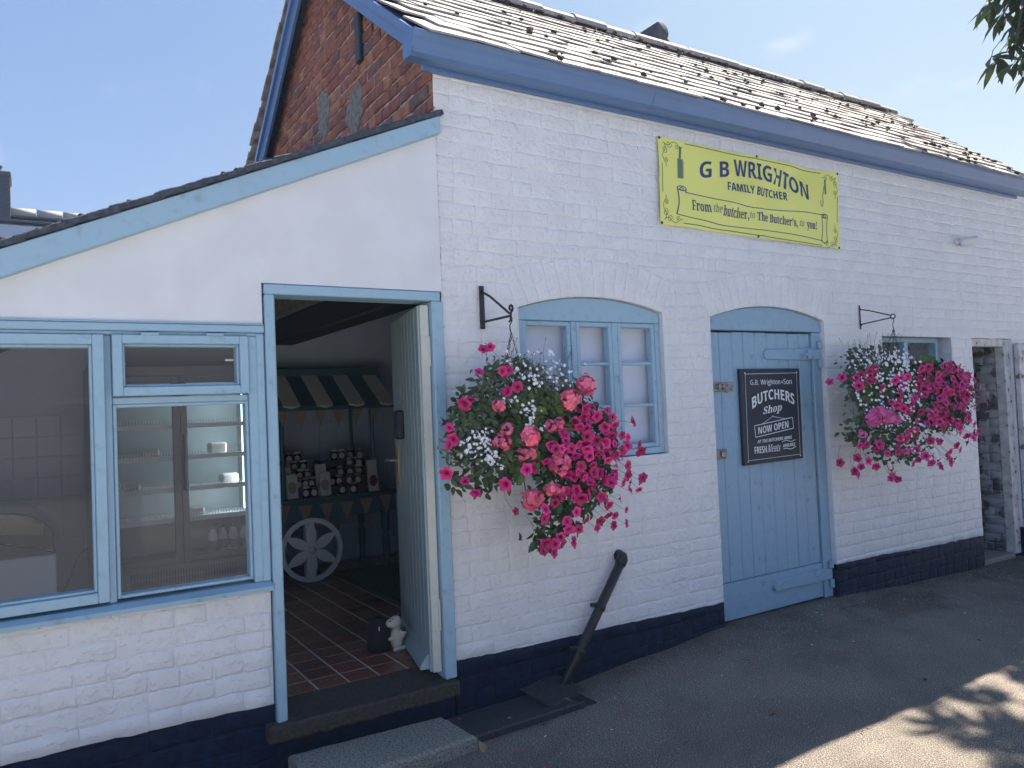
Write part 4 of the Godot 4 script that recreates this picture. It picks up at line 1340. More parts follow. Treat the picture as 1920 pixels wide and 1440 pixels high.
func pairs(a: Array) -> Array:
	var out := []
	for i in range(0, a.size(), 2): out.append(Vector2(a[i], a[i + 1]) * 0.01)
	return out

# a trumpet flower seen from the front: five ruffled lobes, dark throat; opens along +z
func petunia_mesh(size: float, hue: int) -> ArrayMesh:
	var st := new_st(false)
	var n := 25
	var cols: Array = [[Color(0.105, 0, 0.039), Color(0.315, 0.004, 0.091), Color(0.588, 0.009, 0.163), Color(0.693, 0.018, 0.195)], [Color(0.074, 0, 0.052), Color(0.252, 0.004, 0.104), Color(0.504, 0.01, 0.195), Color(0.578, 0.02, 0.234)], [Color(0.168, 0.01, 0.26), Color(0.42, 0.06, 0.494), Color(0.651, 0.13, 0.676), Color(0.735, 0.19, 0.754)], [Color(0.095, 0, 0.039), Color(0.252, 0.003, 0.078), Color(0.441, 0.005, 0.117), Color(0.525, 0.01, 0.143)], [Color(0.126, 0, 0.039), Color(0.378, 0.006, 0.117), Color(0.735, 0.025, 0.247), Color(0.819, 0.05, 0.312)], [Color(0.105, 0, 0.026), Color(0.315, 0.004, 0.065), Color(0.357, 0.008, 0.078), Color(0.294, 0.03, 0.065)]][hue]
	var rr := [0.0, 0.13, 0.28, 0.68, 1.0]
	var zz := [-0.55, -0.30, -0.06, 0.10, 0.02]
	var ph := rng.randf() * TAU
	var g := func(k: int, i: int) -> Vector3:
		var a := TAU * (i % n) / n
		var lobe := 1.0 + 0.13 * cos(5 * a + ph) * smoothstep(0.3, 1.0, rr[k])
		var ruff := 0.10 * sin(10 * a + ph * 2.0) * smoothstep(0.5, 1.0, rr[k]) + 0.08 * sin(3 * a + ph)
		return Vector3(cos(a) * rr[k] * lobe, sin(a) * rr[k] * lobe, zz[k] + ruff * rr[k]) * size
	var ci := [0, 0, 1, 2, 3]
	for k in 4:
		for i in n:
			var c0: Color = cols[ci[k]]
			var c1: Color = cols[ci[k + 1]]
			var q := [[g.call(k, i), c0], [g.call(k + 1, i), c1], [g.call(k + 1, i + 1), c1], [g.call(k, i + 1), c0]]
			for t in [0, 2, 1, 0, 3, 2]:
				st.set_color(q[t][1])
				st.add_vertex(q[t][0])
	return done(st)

func floret(st: SurfaceTool, c: Vector3, nrm: Vector3, size: float, col: Color) -> void:
	var u := nrm.cross(Vector3(0.3, 0.9, 0.2)).normalized()
	var v := nrm.cross(u)
	var a0 := rng.randf() * TAU
	for k in 5:
		var a := a0 + TAU * k / 5
		var d := (u * cos(a) + v * sin(a))
		var e := (u * -sin(a) + v * cos(a))
		var tip := c + d * size + nrm * size * rng.randf_range(-0.15, 0.3)
		var l := c + d * size * 0.65 + e * size * 0.42 + nrm * size * 0.12
		var r := c + d * size * 0.65 - e * size * 0.42 + nrm * size * 0.12
		var cc := Color(col.r * rng.randf_range(0.85, 1.1), col.g * rng.randf_range(0.8, 1.2), col.b * rng.randf_range(0.85, 1.1))
		for t in [[c, l, tip], [c, tip, r]]:
			for q in [t[0], t[2], t[1]]:
				if col.a > 0.0: st.set_color(cc)
				st.add_vertex(q)

func geranium_mesh(r: float, count: int, col: Color) -> ArrayMesh:
	var st := new_st()
	for k in count:
		var y := 1.0 - 1.35 * (k + 0.5) / count
		var a := k * 2.39996
		var s := sqrt(maxf(0.0, 1.0 - y * y))
		var n := Vector3(s * cos(a), s * sin(a), y).normalized()
		n = (n + Vector3(rng.randfn(), rng.randfn(), rng.randfn()) * 0.35).normalized()
		floret(st, n * r * rng.randf_range(0.66, 1.10), n, r * rng.randf_range(0.42, 0.62), col.lerp(Color(1.0, 0.36, 0.50), rng.randf() * 0.4) * rng.randf_range(0.6, 1.05))
	return done(st)

func leaf_mesh(l: float, w: float, fold: float) -> ArrayMesh:         # lies along +y, faces +z
	var st := new_st(false)
	var spine := []
	for k in 5: spine.append(Vector3(0, l * k / 4.0, -fold * l * pow(k / 4.0, 2.0)))
	var half := [0.0, 0.42, 0.5, 0.33, 0.0]
	for k in 4:
		for s in [-1.0, 1.0]:
			var a: Vector3 = spine[k] + Vector3(s * half[k] * w, 0, half[k] * w * 0.35)
			var b: Vector3 = spine[k + 1] + Vector3(s * half[k + 1] * w, 0, half[k + 1] * w * 0.35)
			if s > 0: quad(st, spine[k], a, b, spine[k + 1])
			else: quad(st, spine[k + 1], b, a, spine[k])
	return done(st)

func round_leaf_mesh(r: float) -> ArrayMesh:                            # a scalloped, cupped geranium leaf
	var st := new_st(false)
	var n := 21
	var g := func(k: int, i: int) -> Vector3:
		var a := -PI * 0.44 + PI * 1.88 * i / n - PI / 2 + PI * 0.5
		var q := (1.0 + 0.07 * cos(i * TAU / 3.0)) * k / 2.0
		return Vector3(cos(a + PI / 2) * q * r, sin(a + PI / 2) * q * r, (0.22 * q * q + 0.05 * sin(a * 7.0) * q) * r)
	for k in 2:
		for i in n:
			quad(st, g.call(k, i), g.call(k + 1, i), g.call(k + 1, i + 1), g.call(k, i + 1))
	return done(st)

func scatter(called: String, mesh: Mesh, m: Material, where: Array, parent: Node3D) -> void:
	var mm := MultiMesh.new()
	mm.transform_format = MultiMesh.TRANSFORM_3D
	mm.mesh = mesh
	mm.instance_count = where.size()
	for i in where.size(): mm.set_instance_transform(i, where[i])
	var o := MultiMeshInstance3D.new()
	o.name = called
	o.multimesh = mm
	o.material_override = m
	parent.add_child(o, true)
	if parent.get_parent() == self: o.position = -parent.position
	o.set_meta("kind", "stuff")

func facing(n: Vector3, roll: float, s := 1.0) -> Basis:
	var z := n.normalized()
	var x := Vector3(0, 1, 0.01).cross(z).normalized()
	var b := Basis(x, z.cross(x), z)
	return (b * Basis(Vector3(0, 0, 1), roll)).scaled(Vector3.ONE * s)

# the mound of a basket: how far out from the wall its surface stands at (x, y)
func mound(x: float, y: float, c: Vector2, r: Vector2, deep: float) -> float:
	var q := 1.0 - pow((x - c.x) / r.x, 2) - pow((y - c.y) / r.y, 2)
	return 0.20 + deep * sqrt(maxf(q, 0.0))

func build_basket(hook: Vector3, c: Vector2, r: Vector2, deep: float, called_as: String, petunias: Array, geraniums: Array, blobs: Array, near: bool) -> void:
	var t := thing("hanging_basket", called_as, "hanging basket", hook + Vector3(0, -0.5, 0), "flower baskets on wall brackets")
	var bowl := new_st(false)
	var rim := hook + Vector3(0, -0.47, -0.05)
	lathe(bowl, [Vector2(0.0, -0.16), Vector2(0.05, -0.15), Vector2(0.10, -0.11), Vector2(0.13, -0.05), Vector2(0.14, 0.0), Vector2(0.13, 0.0), Vector2(0.12, -0.03), Vector2(0.0, -0.03)], 18, Transform3D(Basis(), rim))
	part("bowl", bowl, M.coir, t)
	for k in 3:
		var a := TAU * k / 3 + 0.4
		var e := rim + Vector3(cos(a) * 0.13, 0, sin(a) * 0.13)
		var st := new_st(false)
		var s := hook + Vector3(0, -0.07, 0)
		var n := 22
		for i in n:                                     # links, turned by turns
			var p := s.lerp(e, (i + 0.5) / n)
			var d := (e - s).normalized()
			var side := d.cross(Vector3(0, 0, 1) if i % 2 else Vector3(1, 0, 0)).normalized()
			var l := s.distance_to(e) / n * 0.62
			tube(st, [p - d * l, p - d * l * 0.4 + side * 0.005, p + d * l * 0.4 + side * 0.005, p + d * l], 0.0014, 4, false)
			tube(st, [p - d * l, p - d * l * 0.4 - side * 0.005, p + d * l * 0.4 - side * 0.005, p + d * l], 0.0014, 4, false)
		part("chain", st, M.iron, t)
	var hk := new_st(false)
	tube(hk, [hook + Vector3(0, 0.012, 0), hook + Vector3(0.008, 0.004, 0), hook + Vector3(0.006, -0.012, 0), hook + Vector3(-0.006, -0.03, 0), hook + Vector3(-0.006, -0.05, 0), hook + Vector3(0, -0.07, 0)], 0.003, 6)
	part("hook", hk, M.iron, t)
	# foliage: blobs are [x, y, rx, ry, kind, how many] in metres from the hook
	var fol := {"leaf": [], "leaf_pale": [], "sage": [], "round": []}
	var stems := new_st(false)
	for b in blobs:
		for k in int(b[5] * (1.0 if b[4] == "round" else 1.7 if near else 1.5)):
			var a := rng.randf() * TAU
			var q := sqrt(rng.randf())
			var x: float = hook.x + b[0] + cos(a) * q * b[2]
			var y: float = hook.y + b[1] + sin(a) * q * b[3]
			var m := mound(x, y, c, r, deep)
			var z := m - 0.01 - absf(rng.randfn()) * 0.05
			if b[4] == "round": z = m - 0.015 - rng.randf() * 0.03
			z = maxf(z, 0.04)
			var n := Vector3((x - c.x) * 0.9 + rng.randfn() * 0.5, (y - c.y) * 0.7 + 0.25 + rng.randfn() * 0.5, 0.75 + rng.randfn() * 0.3)
			fol[b[4]].append(Transform3D(facing(n, rng.randf() * TAU, rng.randf_range(0.6, 1.25)), Vector3(x, y, z)))
	scatter("leaves", leaf_mesh(0.044, 0.024, 0.3), M.leaf, fol.leaf, t)
	scatter("leaves", leaf_mesh(0.040, 0.022, 0.3), M.leaf_pale, fol.leaf_pale, t)
	scatter("leaves", leaf_mesh(0.030, 0.011, 0.2), M.sage, fol.sage, t)
	var rl := round_leaf_mesh(0.036)
	for x in fol.round: part("geranium_leaf", rl, M.leaf_pale, t).transform = Transform3D(x.basis, x.origin - t.position)
	# flowers; some more crowd in where the mass is thickest
	for k in (56 if near else 85):
		var a := rng.randf() * TAU
		var q := sqrt(rng.randf())
		petunias.append(Vector2(0.36 + cos(a) * q * 0.25, -0.68 + sin(a) * q * 0.24) if near else Vector2(0.36 + cos(a) * q * 0.46, -0.54 + sin(a) * q * 0.23))
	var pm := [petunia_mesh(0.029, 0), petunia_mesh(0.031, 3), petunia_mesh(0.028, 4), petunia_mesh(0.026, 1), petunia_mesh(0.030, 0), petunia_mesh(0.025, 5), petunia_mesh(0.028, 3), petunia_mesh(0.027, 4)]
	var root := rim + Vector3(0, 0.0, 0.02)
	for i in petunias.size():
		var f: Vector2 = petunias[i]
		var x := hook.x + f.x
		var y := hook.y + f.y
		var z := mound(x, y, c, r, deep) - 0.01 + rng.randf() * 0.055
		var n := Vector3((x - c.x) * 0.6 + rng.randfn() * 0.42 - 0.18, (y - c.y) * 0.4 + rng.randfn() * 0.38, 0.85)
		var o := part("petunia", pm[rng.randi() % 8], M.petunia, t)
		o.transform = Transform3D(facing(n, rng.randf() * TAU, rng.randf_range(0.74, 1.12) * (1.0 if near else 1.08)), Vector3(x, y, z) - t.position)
		var p := Vector3(x, y, z) - n.normalized() * 0.016
		var mid := p.lerp(root, 0.16) + Vector3(rng.randfn() * 0.02, 0.03, -0.05)
		mid.z = maxf(mid.z, 0.05)
		tube(stems, [p, p.lerp(mid, 0.5) - n.normalized() * 0.02, mid], 0.0011, 4, false)
	for i in geraniums.size():
		var f: Vector2 = geraniums[i]
		var x := hook.x + f.x
		var y := hook.y + f.y
		var z := mound(x, y, c, r, deep) + 0.02
		var n := Vector3((x - c.x) * 0.5 - 0.25 + rng.randfn() * 0.15, 0.15 + rng.randfn() * 0.15, 0.9)
		var warm := Color(0.95, 0.13, 0.24) if near else Color(0.88, 0.09, 0.42)
		if i % 2: warm = Color(0.90, 0.12, 0.30) if near else Color(0.80, 0.09, 0.42)
		var small: bool = (i in [0, 3, 4, 5, 6, 7, 9, 10, 12, 13]) if near else i > 3
		var o := part("geranium_head", geranium_mesh(0.030 if small else 0.048, 14 if small else 34, warm), M.geranium, t)
		o.transform = Transform3D(facing(n, rng.randf() * TAU), Vector3(x, y, z) - t.position)
		var p := Vector3(x, y, z) - n.normalized() * 0.02
		tube(stems, [p, p + Vector3(0.01, -0.05, -0.05), p.lerp(root, 0.5)], 0.0028, 5, false)
	part("stems", stems, M.stem, t, "stuff")
	# little white and lilac flowers
	var whites := new_st()
	var spots := []
	if near:
		for f in pairs(NEAR_WHITE):
			for k in 7: spots.append(f + Vector2(rng.randfn(), rng.randfn()) * 0.017)
		for k in 60: spots.append(Vector2(0.12, -0.24) + Vector2(rng.randfn() * 0.11, rng.randfn() * 0.05))
	else:
		for k in 330:
			var a := rng.randf() * TAU
			var q := sqrt(rng.randf())
			spots.append(Vector2(-0.30 + cos(a) * q * 0.30, -0.49 + sin(a) * q * 0.28))
		for k in 60: spots.append(Vector2(-0.14 + rng.randfn() * 0.12, -0.27 + rng.randfn() * 0.05))
		for k in 50: spots.append(Vector2(-0.05 + rng.randfn() * 0.15, -0.80 + rng.randfn() * 0.06))
	for f in spots:
		var x: float = hook.x + f.x
		var y: float = hook.y + f.y
		var z := mound(x, y, c, r, deep) + rng.randf() * 0.025
		floret(whites, Vector3(x, y, z), Vector3(rng.randfn() * 0.4 - 0.2, 0.3 + rng.randfn() * 0.4, 0.9).normalized(), rng.randf_range(0.006, 0.010) * (1.0 if near else 1.25), Color.WHITE)
	part("white_flowers", whites, M.white_petal, t, "stuff")
	# thin stray twigs
	var tw := new_st(false)
	for k in 46:
		var x := hook.x + (rng.randf_range(-0.15, 0.30) if near else rng.randf_range(-0.5, -0.05))
		var y := hook.y + (rng.randf_range(-0.38, -0.22) if near else rng.randf_range(-0.35, -0.20))
		var z := mound(x, y, c, r, deep) - 0.03
		var p0 := Vector3(x, y, z)
		var d := Vector3(rng.randfn() * 0.05, rng.randf_range(0.04, 0.15), rng.randfn() * 0.04)
		tube(tw, [p0, p0 + d * 0.5 + Vector3(rng.randfn() * 0.01, 0, 0), p0 + d], 0.0010, 4, false)
		floret(tw, p0 + d, Vector3(0, 0.3, 1).normalized(), 0.005, Color(1, 1, 1, 0))
	part("twigs", tw, M.sage, t, "stuff")

func build_bracket(x: float, y0: float, y1: float, hook: Vector3, heavy: bool, label: String) -> void:
	var t := thing("wall_bracket", label, "bracket", Vector3(x, y0, 0.0), "basket brackets")
	var w := 0.014 if heavy else 0.007
	var st := new_st()
	bb(st, x - w, x + w, y0, y1, 0.003, 0.012 if heavy else 0.008, 0.002)
	var plate := part("back_plate", st, M.iron, t)
	for y in [y0 + 0.03, y1 - 0.03]:
		st = new_st(false)
		ball(st, Vector3(x, y, 0.014), Vector3(0.007, 0.007, 0.005), 5, 8)
		part("bolt", st, M.iron, plate)
	var r := 0.0065 if heavy else 0.0045
	st = new_st(false)
	tube(st, [Vector3(x, y0 + 0.035, 0.01), Vector3(hook.x, hook.y + 0.015, hook.z - 0.01)], r, 6)
	part("arm", st, M.iron, t)
	st = new_st(false)
	tube(st, [Vector3(x, y1 - 0.03, 0.01), Vector3(lerpf(x, hook.x, 0.3), lerpf(y1 - 0.03, hook.y + 0.03, 0.25), lerpf(0.01, hook.z, 0.3)), Vector3(hook.x, hook.y + 0.03, hook.z - 0.012)], r, 6)
	part("stay", st, M.iron, t)
	st = new_st(false)
	var curl := []
	if heavy:
		for k in 15:
			var a := -PI * 0.5 + k * 0.42
			var q := 0.020 - k * 0.0008
			curl.append(Vector3(hook.x, hook.y + 0.052 + sin(a) * q, hook.z + 0.004 + cos(a) * q))
		curl.push_front(Vector3(hook.x, hook.y - 0.005, hook.z))
		curl.push_front(Vector3(hook.x, hook.y - 0.012, hook.z - 0.014))
	else:
		for k in 13: curl.append(Vector3(hook.x, hook.y + 0.022 + sin(k * 0.52) * 0.017, hook.z + cos(k * 0.52) * 0.017))
	tube(st, curl, r * 0.9, 6)
	part("scroll", st, M.iron, t)

func build_banner() -> void:
	var tl := Vector2(3.278, 3.131); var tr := Vector2(5.026, 3.122); var br := Vector2(5.002, 2.565); var bl := Vector2(3.261, 2.589)
	var t := thing("shop_banner", "yellow vinyl banner with dark blue lettering pinned high on the white brick wall", "banner", Vector3(4.14, 2.58, 0.0))
	var fold := func(u: float, v: float) -> float:
		var d1 := (u - 0.40) * 0.8 - (v - 0.45) * 0.45
		var d2 := u - 0.51 + (v - 0.5) * 0.04
		var z := 0.012 + 0.011 * exp(-pow(d1 / 0.05, 2)) - 0.009 * exp(-pow((d1 - 0.09) / 0.05, 2)) + 0.006 * exp(-pow(d2 / 0.02, 2)) * (1.0 - 0.6 * v)
		z += 0.005 * sin(u * 15.0 + v * 5.0) * v + 0.004 * sin(v * PI) + 0.002 * sin(v * 11.0 - u * 6.0)
		return maxf(z + 0.006, 0.004)
	var at := func(u: float, v: float, up: float) -> Vector3:
		var a := bl.lerp(br, u)
		var b := tl.lerp(tr, u)
		var p := a.lerp(b, v)
		p.y -= 0.006 * sin(PI * clampf(u * 2.0, 0, 1)) * v + 0.006 * sin(PI * clampf(u * 2.0 - 1.0, 0, 1)) * v
		return Vector3(p.x, p.y, fold.call(u, v) + up)
	var st := new_st(false)
	var nu := 64
	var nv := 24
	for i in nu:
		for j in nv:
			var q := []
			for e in [[i, j], [i + 1, j], [i + 1, j + 1], [i, j + 1]]: q.append(at.call(float(e[0]) / nu, float(e[1]) / nv, 0.0))
			quad(st, q[0], q[1], q[2], q[3])
	part("sheet", st, M.banner, t)
	var W := 1.745
	var H := 0.55
	# metric place on the sheet -> surface
	var put := func(x: float, y: float, up: float) -> Vector3:
		return at.call((x - 3.262) / W, (y - 2.582) / H, 0.0016 + up)
	var st2 := new_st()
	letters(st2, "G B", "Droid Sans", true, 0.265, 0.105, func(x, y, z): return put.call(3.735 + x, 2.990 + y + 0.16 * x, z))
	letters(st2, "WRIGHTON", "Droid Sans", true, 0.745, 0.112, func(x, y, z): return put.call(4.290 + x, 3.022 + y - 0.10 * x - 0.23 * x * x, z))
	letters(st2, "FAMILY BUTCHER", "Droid Sans", true, 0.585, 0.056, func(x, y, z): return put.call(4.143 + x, 2.896 + y, z))
	part("shop_name", st2, M.navy, t)
	st2 = new_st()
	letters(st2, "From", "Droid Serif", true, 0.165, 0.066, func(x, y, z): return put.call(3.610 + x, 2.732 + y, z))
	letters(st2, "butcher,", "Droid Serif", true, 0.250, 0.078, func(x, y, z): return put.call(3.925 + x, 2.722 + y, z))
	letters(st2, "The Butcher's,", "Droid Serif", true, 0.415, 0.070, func(x, y, z): return put.call(4.335 + x, 2.722 + y, z))
	letters(st2, "you!", "Droid Serif", true, 0.105, 0.074, func(x, y, z): return put.call(4.695 + x, 2.717 + y, z))
	part("slogan", st2, M.navy, t)
	st2 = new_st()
	letters(st2, "the", "Droid Serif", false, 0.075, 0.056, func(x, y, z): return put.call(3.750 + x, 2.735 + y, z), 0.25)
	letters(st2, "to", "Droid Serif", false, 0.045, 0.044, func(x, y, z): return put.call(4.085 + x, 2.729 + y, z), 0.25)
	letters(st2, "to", "Droid Serif", false, 0.045, 0.044, func(x, y, z): return put.call(4.590 + x, 2.727 + y, z), 0.25)
	part("slogan", st2, M.olive, t)
	# line work: strokes of a given width along points in metres
	var stroke := func(s: SurfaceTool, pts: Array, w: float) -> void:
		for i in pts.size() - 1:
			var a: Vector2 = pts[i]
			var b: Vector2 = pts[i + 1]
			var cuts := maxi(1, int(a.distance_to(b) / 0.03))
			for k in cuts:
				var p := a.lerp(b, float(k) / cuts)
				var q := a.lerp(b, (k + 1.0) / cuts)
				var n := (q - p).normalized().orthogonal() * w / 2
				var e := (q - p).normalized() * w * 0.2
				quad(s, put.call(p.x - n.x - e.x, p.y - n.y - e.y, 0.0), put.call(p.x + n.x - e.x, p.y + n.y - e.y, 0.0), put.call(q.x + n.x + e.x, q.y + n.y + e.y, 0.0), put.call(q.x - n.x + e.x, q.y - n.y + e.y, 0.0))
	var line := new_st()
	for e in [[3.478, 3.118, 4.813, 3.110, 0.006], [3.452, 2.606, 4.800, 2.590, 0.006], [3.287, 2.963, 3.285, 2.785, 0.005], [4.992, 2.955, 4.985, 2.77, 0.005]]:
		stroke.call(line, [Vector2(e[0], e[1]), Vector2(e[2], e[3])], e[4])
	for c in [[3.300, 3.108, 1, -1], [4.985, 3.100, -1, -1], [3.292, 2.610, 1, 1], [4.975, 2.592, -1, 1]]:      # corner scrolls
		for turn in 2:
			for part_ in [[0.05, 0.012, 0.024], [0.115, 0.020, 0.016]]:
				var pts := []
				for k in 22:
					var a := k * 0.36
					var q: float = part_[2] * (1.0 - k / 26.0)
					var v := Vector2(part_[0] + cos(a) * q, part_[1] + sin(a) * q)
					if turn: v = Vector2(v.y, v.x)
					pts.append(Vector2(c[0] + v.x * c[2], c[1] + v.y * c[3]))
				stroke.call(line, pts, 0.004)
			var w := []
			for k in 12:
				var v := Vector2(0.005 + k * 0.014, 0.006 + 0.014 * sin(k * 0.75))
				if turn: v = Vector2(v.y, v.x)
				w.append(Vector2(c[0] + v.x * c[2], c[1] + v.y * c[3]))
			stroke.call(line, w, 0.004)
	part("border", line, M.olive, t)
	line = new_st()
	var top := []
	var low := []
	for k in 21:
		var u := k / 20.0
		top.append(Vector2(lerpf(3.480, 4.83, u), 2.806 - 0.022 * sin(PI * minf(1.0, u * 1.2)) + 0.004 * sin(u * 9.0)))
		low.append(Vector2(lerpf(3.395, 4.81, u), lerpf(2.660, 2.612, u) - 0.018 * sin(PI * u * 1.6) * (1.0 - u * 0.4) + 0.016 * u * sin(PI * u)))
	stroke.call(line, top, 0.005)
	stroke.call(line, low, 0.005)
	var left := []
	for k in 13: left.append(Vector2(3.408 + 0.016 * sin(k / 12.0 * PI) - 0.012 * k / 12.0, lerpf(2.828, 2.661, k / 12.0)))
	stroke.call(line, left, 0.009)
	for e in [[3.445, 2.828, 0.038, 0.014], [4.84, 2.802, 0.034, 0.014]]:
		var el := []
		for k in 19: el.append(Vector2(e[0] + cos(k * TAU / 18) * e[2], e[1] + sin(k * TAU / 18) * e[3]))
		stroke.call(line, el, 0.006)
		var sw := []
		for k in 10: sw.append(Vector2(e[0] + cos(k * 0.6) * e[2] * 0.45, e[1] - 0.004 + sin(k * 0.6) * e[3] * 0.55))
		stroke.call(line, sw, 0.006)
	stroke.call(line, [Vector2(3.483, 2.828), Vector2(3.480, 2.804)], 0.008)
	for e in [[4.806, 1], [4.874, -1]]:
		var side := []
		for k in 13: side.append(Vector2(e[0] + e[1] * 0.012 * sin(k / 12.0 * PI) - 0.010 * k / 12.0, lerpf(2.802, 2.620, k / 12.0)))
		stroke.call(line, side, 0.006)
	stroke.call(line, [Vector2(4.796, 2.620), Vector2(4.83, 2.607), Vector2(4.864, 2.620)], 0.006)
	part("scroll_drawing", line, M.navy, t)
	# cleaver and hook
	var ic := new_st()
	stroke.call(ic, [Vector2(3.437, 3.004), Vector2(3.437, 2.900)], 0.046)
	stroke.call(ic, [Vector2(3.466, 3.004), Vector2(3.466, 2.900)], 0.003)
	stroke.call(ic, [Vector2(3.434, 3.010), Vector2(3.442, 3.088)], 0.018)
	var hp := []
	for k in 15: hp.append(Vector2(4.833 - 0.024 * cos(0.2 - k * 0.23), 2.895 + 0.022 * sin(-k * 0.23)))
	hp.push_front(Vector2(4.835, 3.0)); hp.push_front(Vector2(4.822, 2.99))
	stroke.call(ic, [Vector2(4.846, 3.02), Vector2(4.838, 2.985), Vector2(4.822, 2.95), Vector2(4.826, 2.90), Vector2(4.818, 2.872), Vector2(4.802, 2.872), Vector2(4.796, 2.91)], 0.006)
	stroke.call(ic, [Vector2(4.862, 3.066), Vector2(4.858, 2.965)], 0.018)
	part("cleaver_and_hook", ic, M.olive, t)
	for e in [[0.006, 0.985], [0.5, 0.992], [0.994, 0.985], [0.006, 0.015], [0.5, 0.012], [0.994, 0.012]]:
		var p: Vector3 = at.call(e[0], e[1], 0.002)
		var s := new_st(false)
		lathe(s, [Vector2(0.004, 0.0), Vector2(0.009, 0.002), Vector2(0.008, 0.004), Vector2(0.0, 0.0045)], 10, Transform3D(Basis(Vector3(1, 0, 0), PI / 2), p))
		part("eyelet", s, M.iron, t)

func build_chalkboard() -> void:
	var t := thing("chalkboard_sign", "dark hand-lettered chalkboard sign hung on the blue plank door", "sign", Vector3(4.22, 1.09, -0.03))
	var p := PackedVector2Array([Vector2(3.937, 1.078), Vector2(4.528, 1.087), Vector2(4.535, 1.706), Vector2(3.939, 1.708)])
	var st := new_st()
	prism(st, p, -0.044, -0.022, 0.003)
	part("board", st, M.board, t)
	var put := func(x: float, y: float, up: float) -> Vector3: return Vector3(x, y, -0.0212 + up)
	var s := new_st()
	letters(s, "G.B. Wrighton", "Droid Sans", false, 0.295, 0.046, func(x, y, z): return put.call(4.178 + x, 1.614 + y, z))
	letters(s, "&", "Droid Sans", false, 0.018, 0.018, func(x, y, z): return put.call(4.348 + x, 1.617 + y, z))
	letters(s, "Son", "Droid Sans", false, 0.085, 0.036, func(x, y, z): return put.call(4.403 + x, 1.618 + y, z))
	letters(s, "BUTCHERS", "Droid Sans", true, 0.425, 0.068, func(x, y, z): return put.call(4.250 + x, 1.534 + y * (1.0 + 0.6 * absf(x)) - 1.05 * x * x + 0.03 * x, z))
	letters(s, "Shop", "Droid Serif", true, 0.185, 0.066, func(x, y, z): return put.call(4.236 + x, 1.432 + y + 0.10 * x, z), 0.32)
	letters(s, "NOW OPEN", "Droid Sans", true, 0.305, 0.046, func(x, y, z): return put.call(4.236 + x, 1.313 + y + 0.10 * x, z))
	letters(s, "AT THE BUTCHERS ARMS", "Droid Sans", true, 0.345, 0.022, func(x, y, z): return put.call(4.244 + x, 1.232 + y + 0.035 * x, z), 0.25)
	letters(s, "FRESH", "Droid Sans", true, 0.120, 0.046, func(x, y, z): return put.call(4.098 + x, 1.172 + y, z))
	letters(s, "Meats", "Droid Serif", false, 0.125, 0.050, func(x, y, z): return put.call(4.232 + x, 1.176 + y, z), 0.3)
	letters(s, "AVAILABLE", "Droid Sans", true, 0.125, 0.022, func(x, y, z): return put.call(4.385 + x, 1.187 + y + 0.03 * x, z), 0.2)
	part("chalk_lettering", s, M.chalk, t)
	s = new_st()
	var seg := func(pts: Array, w: float) -> void:
		for i in pts.size() - 1:
			var a: Vector2 = pts[i]
			var b: Vector2 = pts[i + 1]
			var n := (b - a).normalized().orthogonal() * w / 2
			quad(s, put.call(a.x - n.x, a.y - n.y, 0.0), put.call(a.x + n.x, a.y + n.y, 0.0), put.call(b.x + n.x, b.y + n.y, 0.0), put.call(b.x - n.x, b.y - n.y, 0.0))
	seg.call([Vector2(3.985, 1.674), Vector2(4.500, 1.676), Vector2(4.496, 1.116), Vector2(3.975, 1.108), Vector2(3.985, 1.674)], 0.0028)
	seg.call([Vector2(4.050, 1.332), Vector2(4.435, 1.372), Vector2(4.440, 1.298), Vector2(4.056, 1.256), Vector2(4.050, 1.332)], 0.005)
	seg.call([Vector2(4.13, 1.343), Vector2(4.233, 1.386), Vector2(4.36, 1.366)], 0.003)
	var w1 := []
	var w2 := []
	for k in 12:
		w1.append(Vector2(4.315 + k * 0.0125, 1.211 + 0.006 * sin(k * 0.6) + k * 0.0006))
		w2.append(Vector2(4.325 + k * 0.0120, 1.158 + 0.006 * sin(k * 0.6 + 0.6) + k * 0.001))
	seg.call(w1, 0.004)
	seg.call(w2, 0.005)
	part("chalk_lines", s, M.chalk, t)
	s = new_st(false)
	for e in [Vector2(3.982, 1.680), Vector2(4.503, 1.681), Vector2(4.499, 1.108), Vector2(3.972, 1.102), Vector2(4.233, 1.388)]:
		ball(s, Vector3(e.x, e.y, -0.0215), Vector3(0.005, 0.005, 0.003), 4, 8)
	part("screw_heads", s, M.chalk, t)

func ground_height(x: float, z: float) -> float:
	var pts := [[-10.0, 0.0], [0.0, 0.02], [0.9, -0.015], [1.77, -0.005], [2.4, 0.005], [3.0, 0.05], [3.67, 0.098], [4.8, 0.094], [5.8, 0.05], [6.77, 0.024], [9.0, 0.0], [30.0, 0.0]]
	var h := 0.0
	for k in pts.size() - 1:
		if x >= pts[k][0] and x < pts[k + 1][0]:
			var u: float = (x - pts[k][0]) / (pts[k + 1][0] - pts[k][0])
			h = lerpf(pts[k][1], pts[k + 1][1], u * u * (3 - 2 * u))
	return h * (1.0 - smoothstep(0.15, 1.5, z))

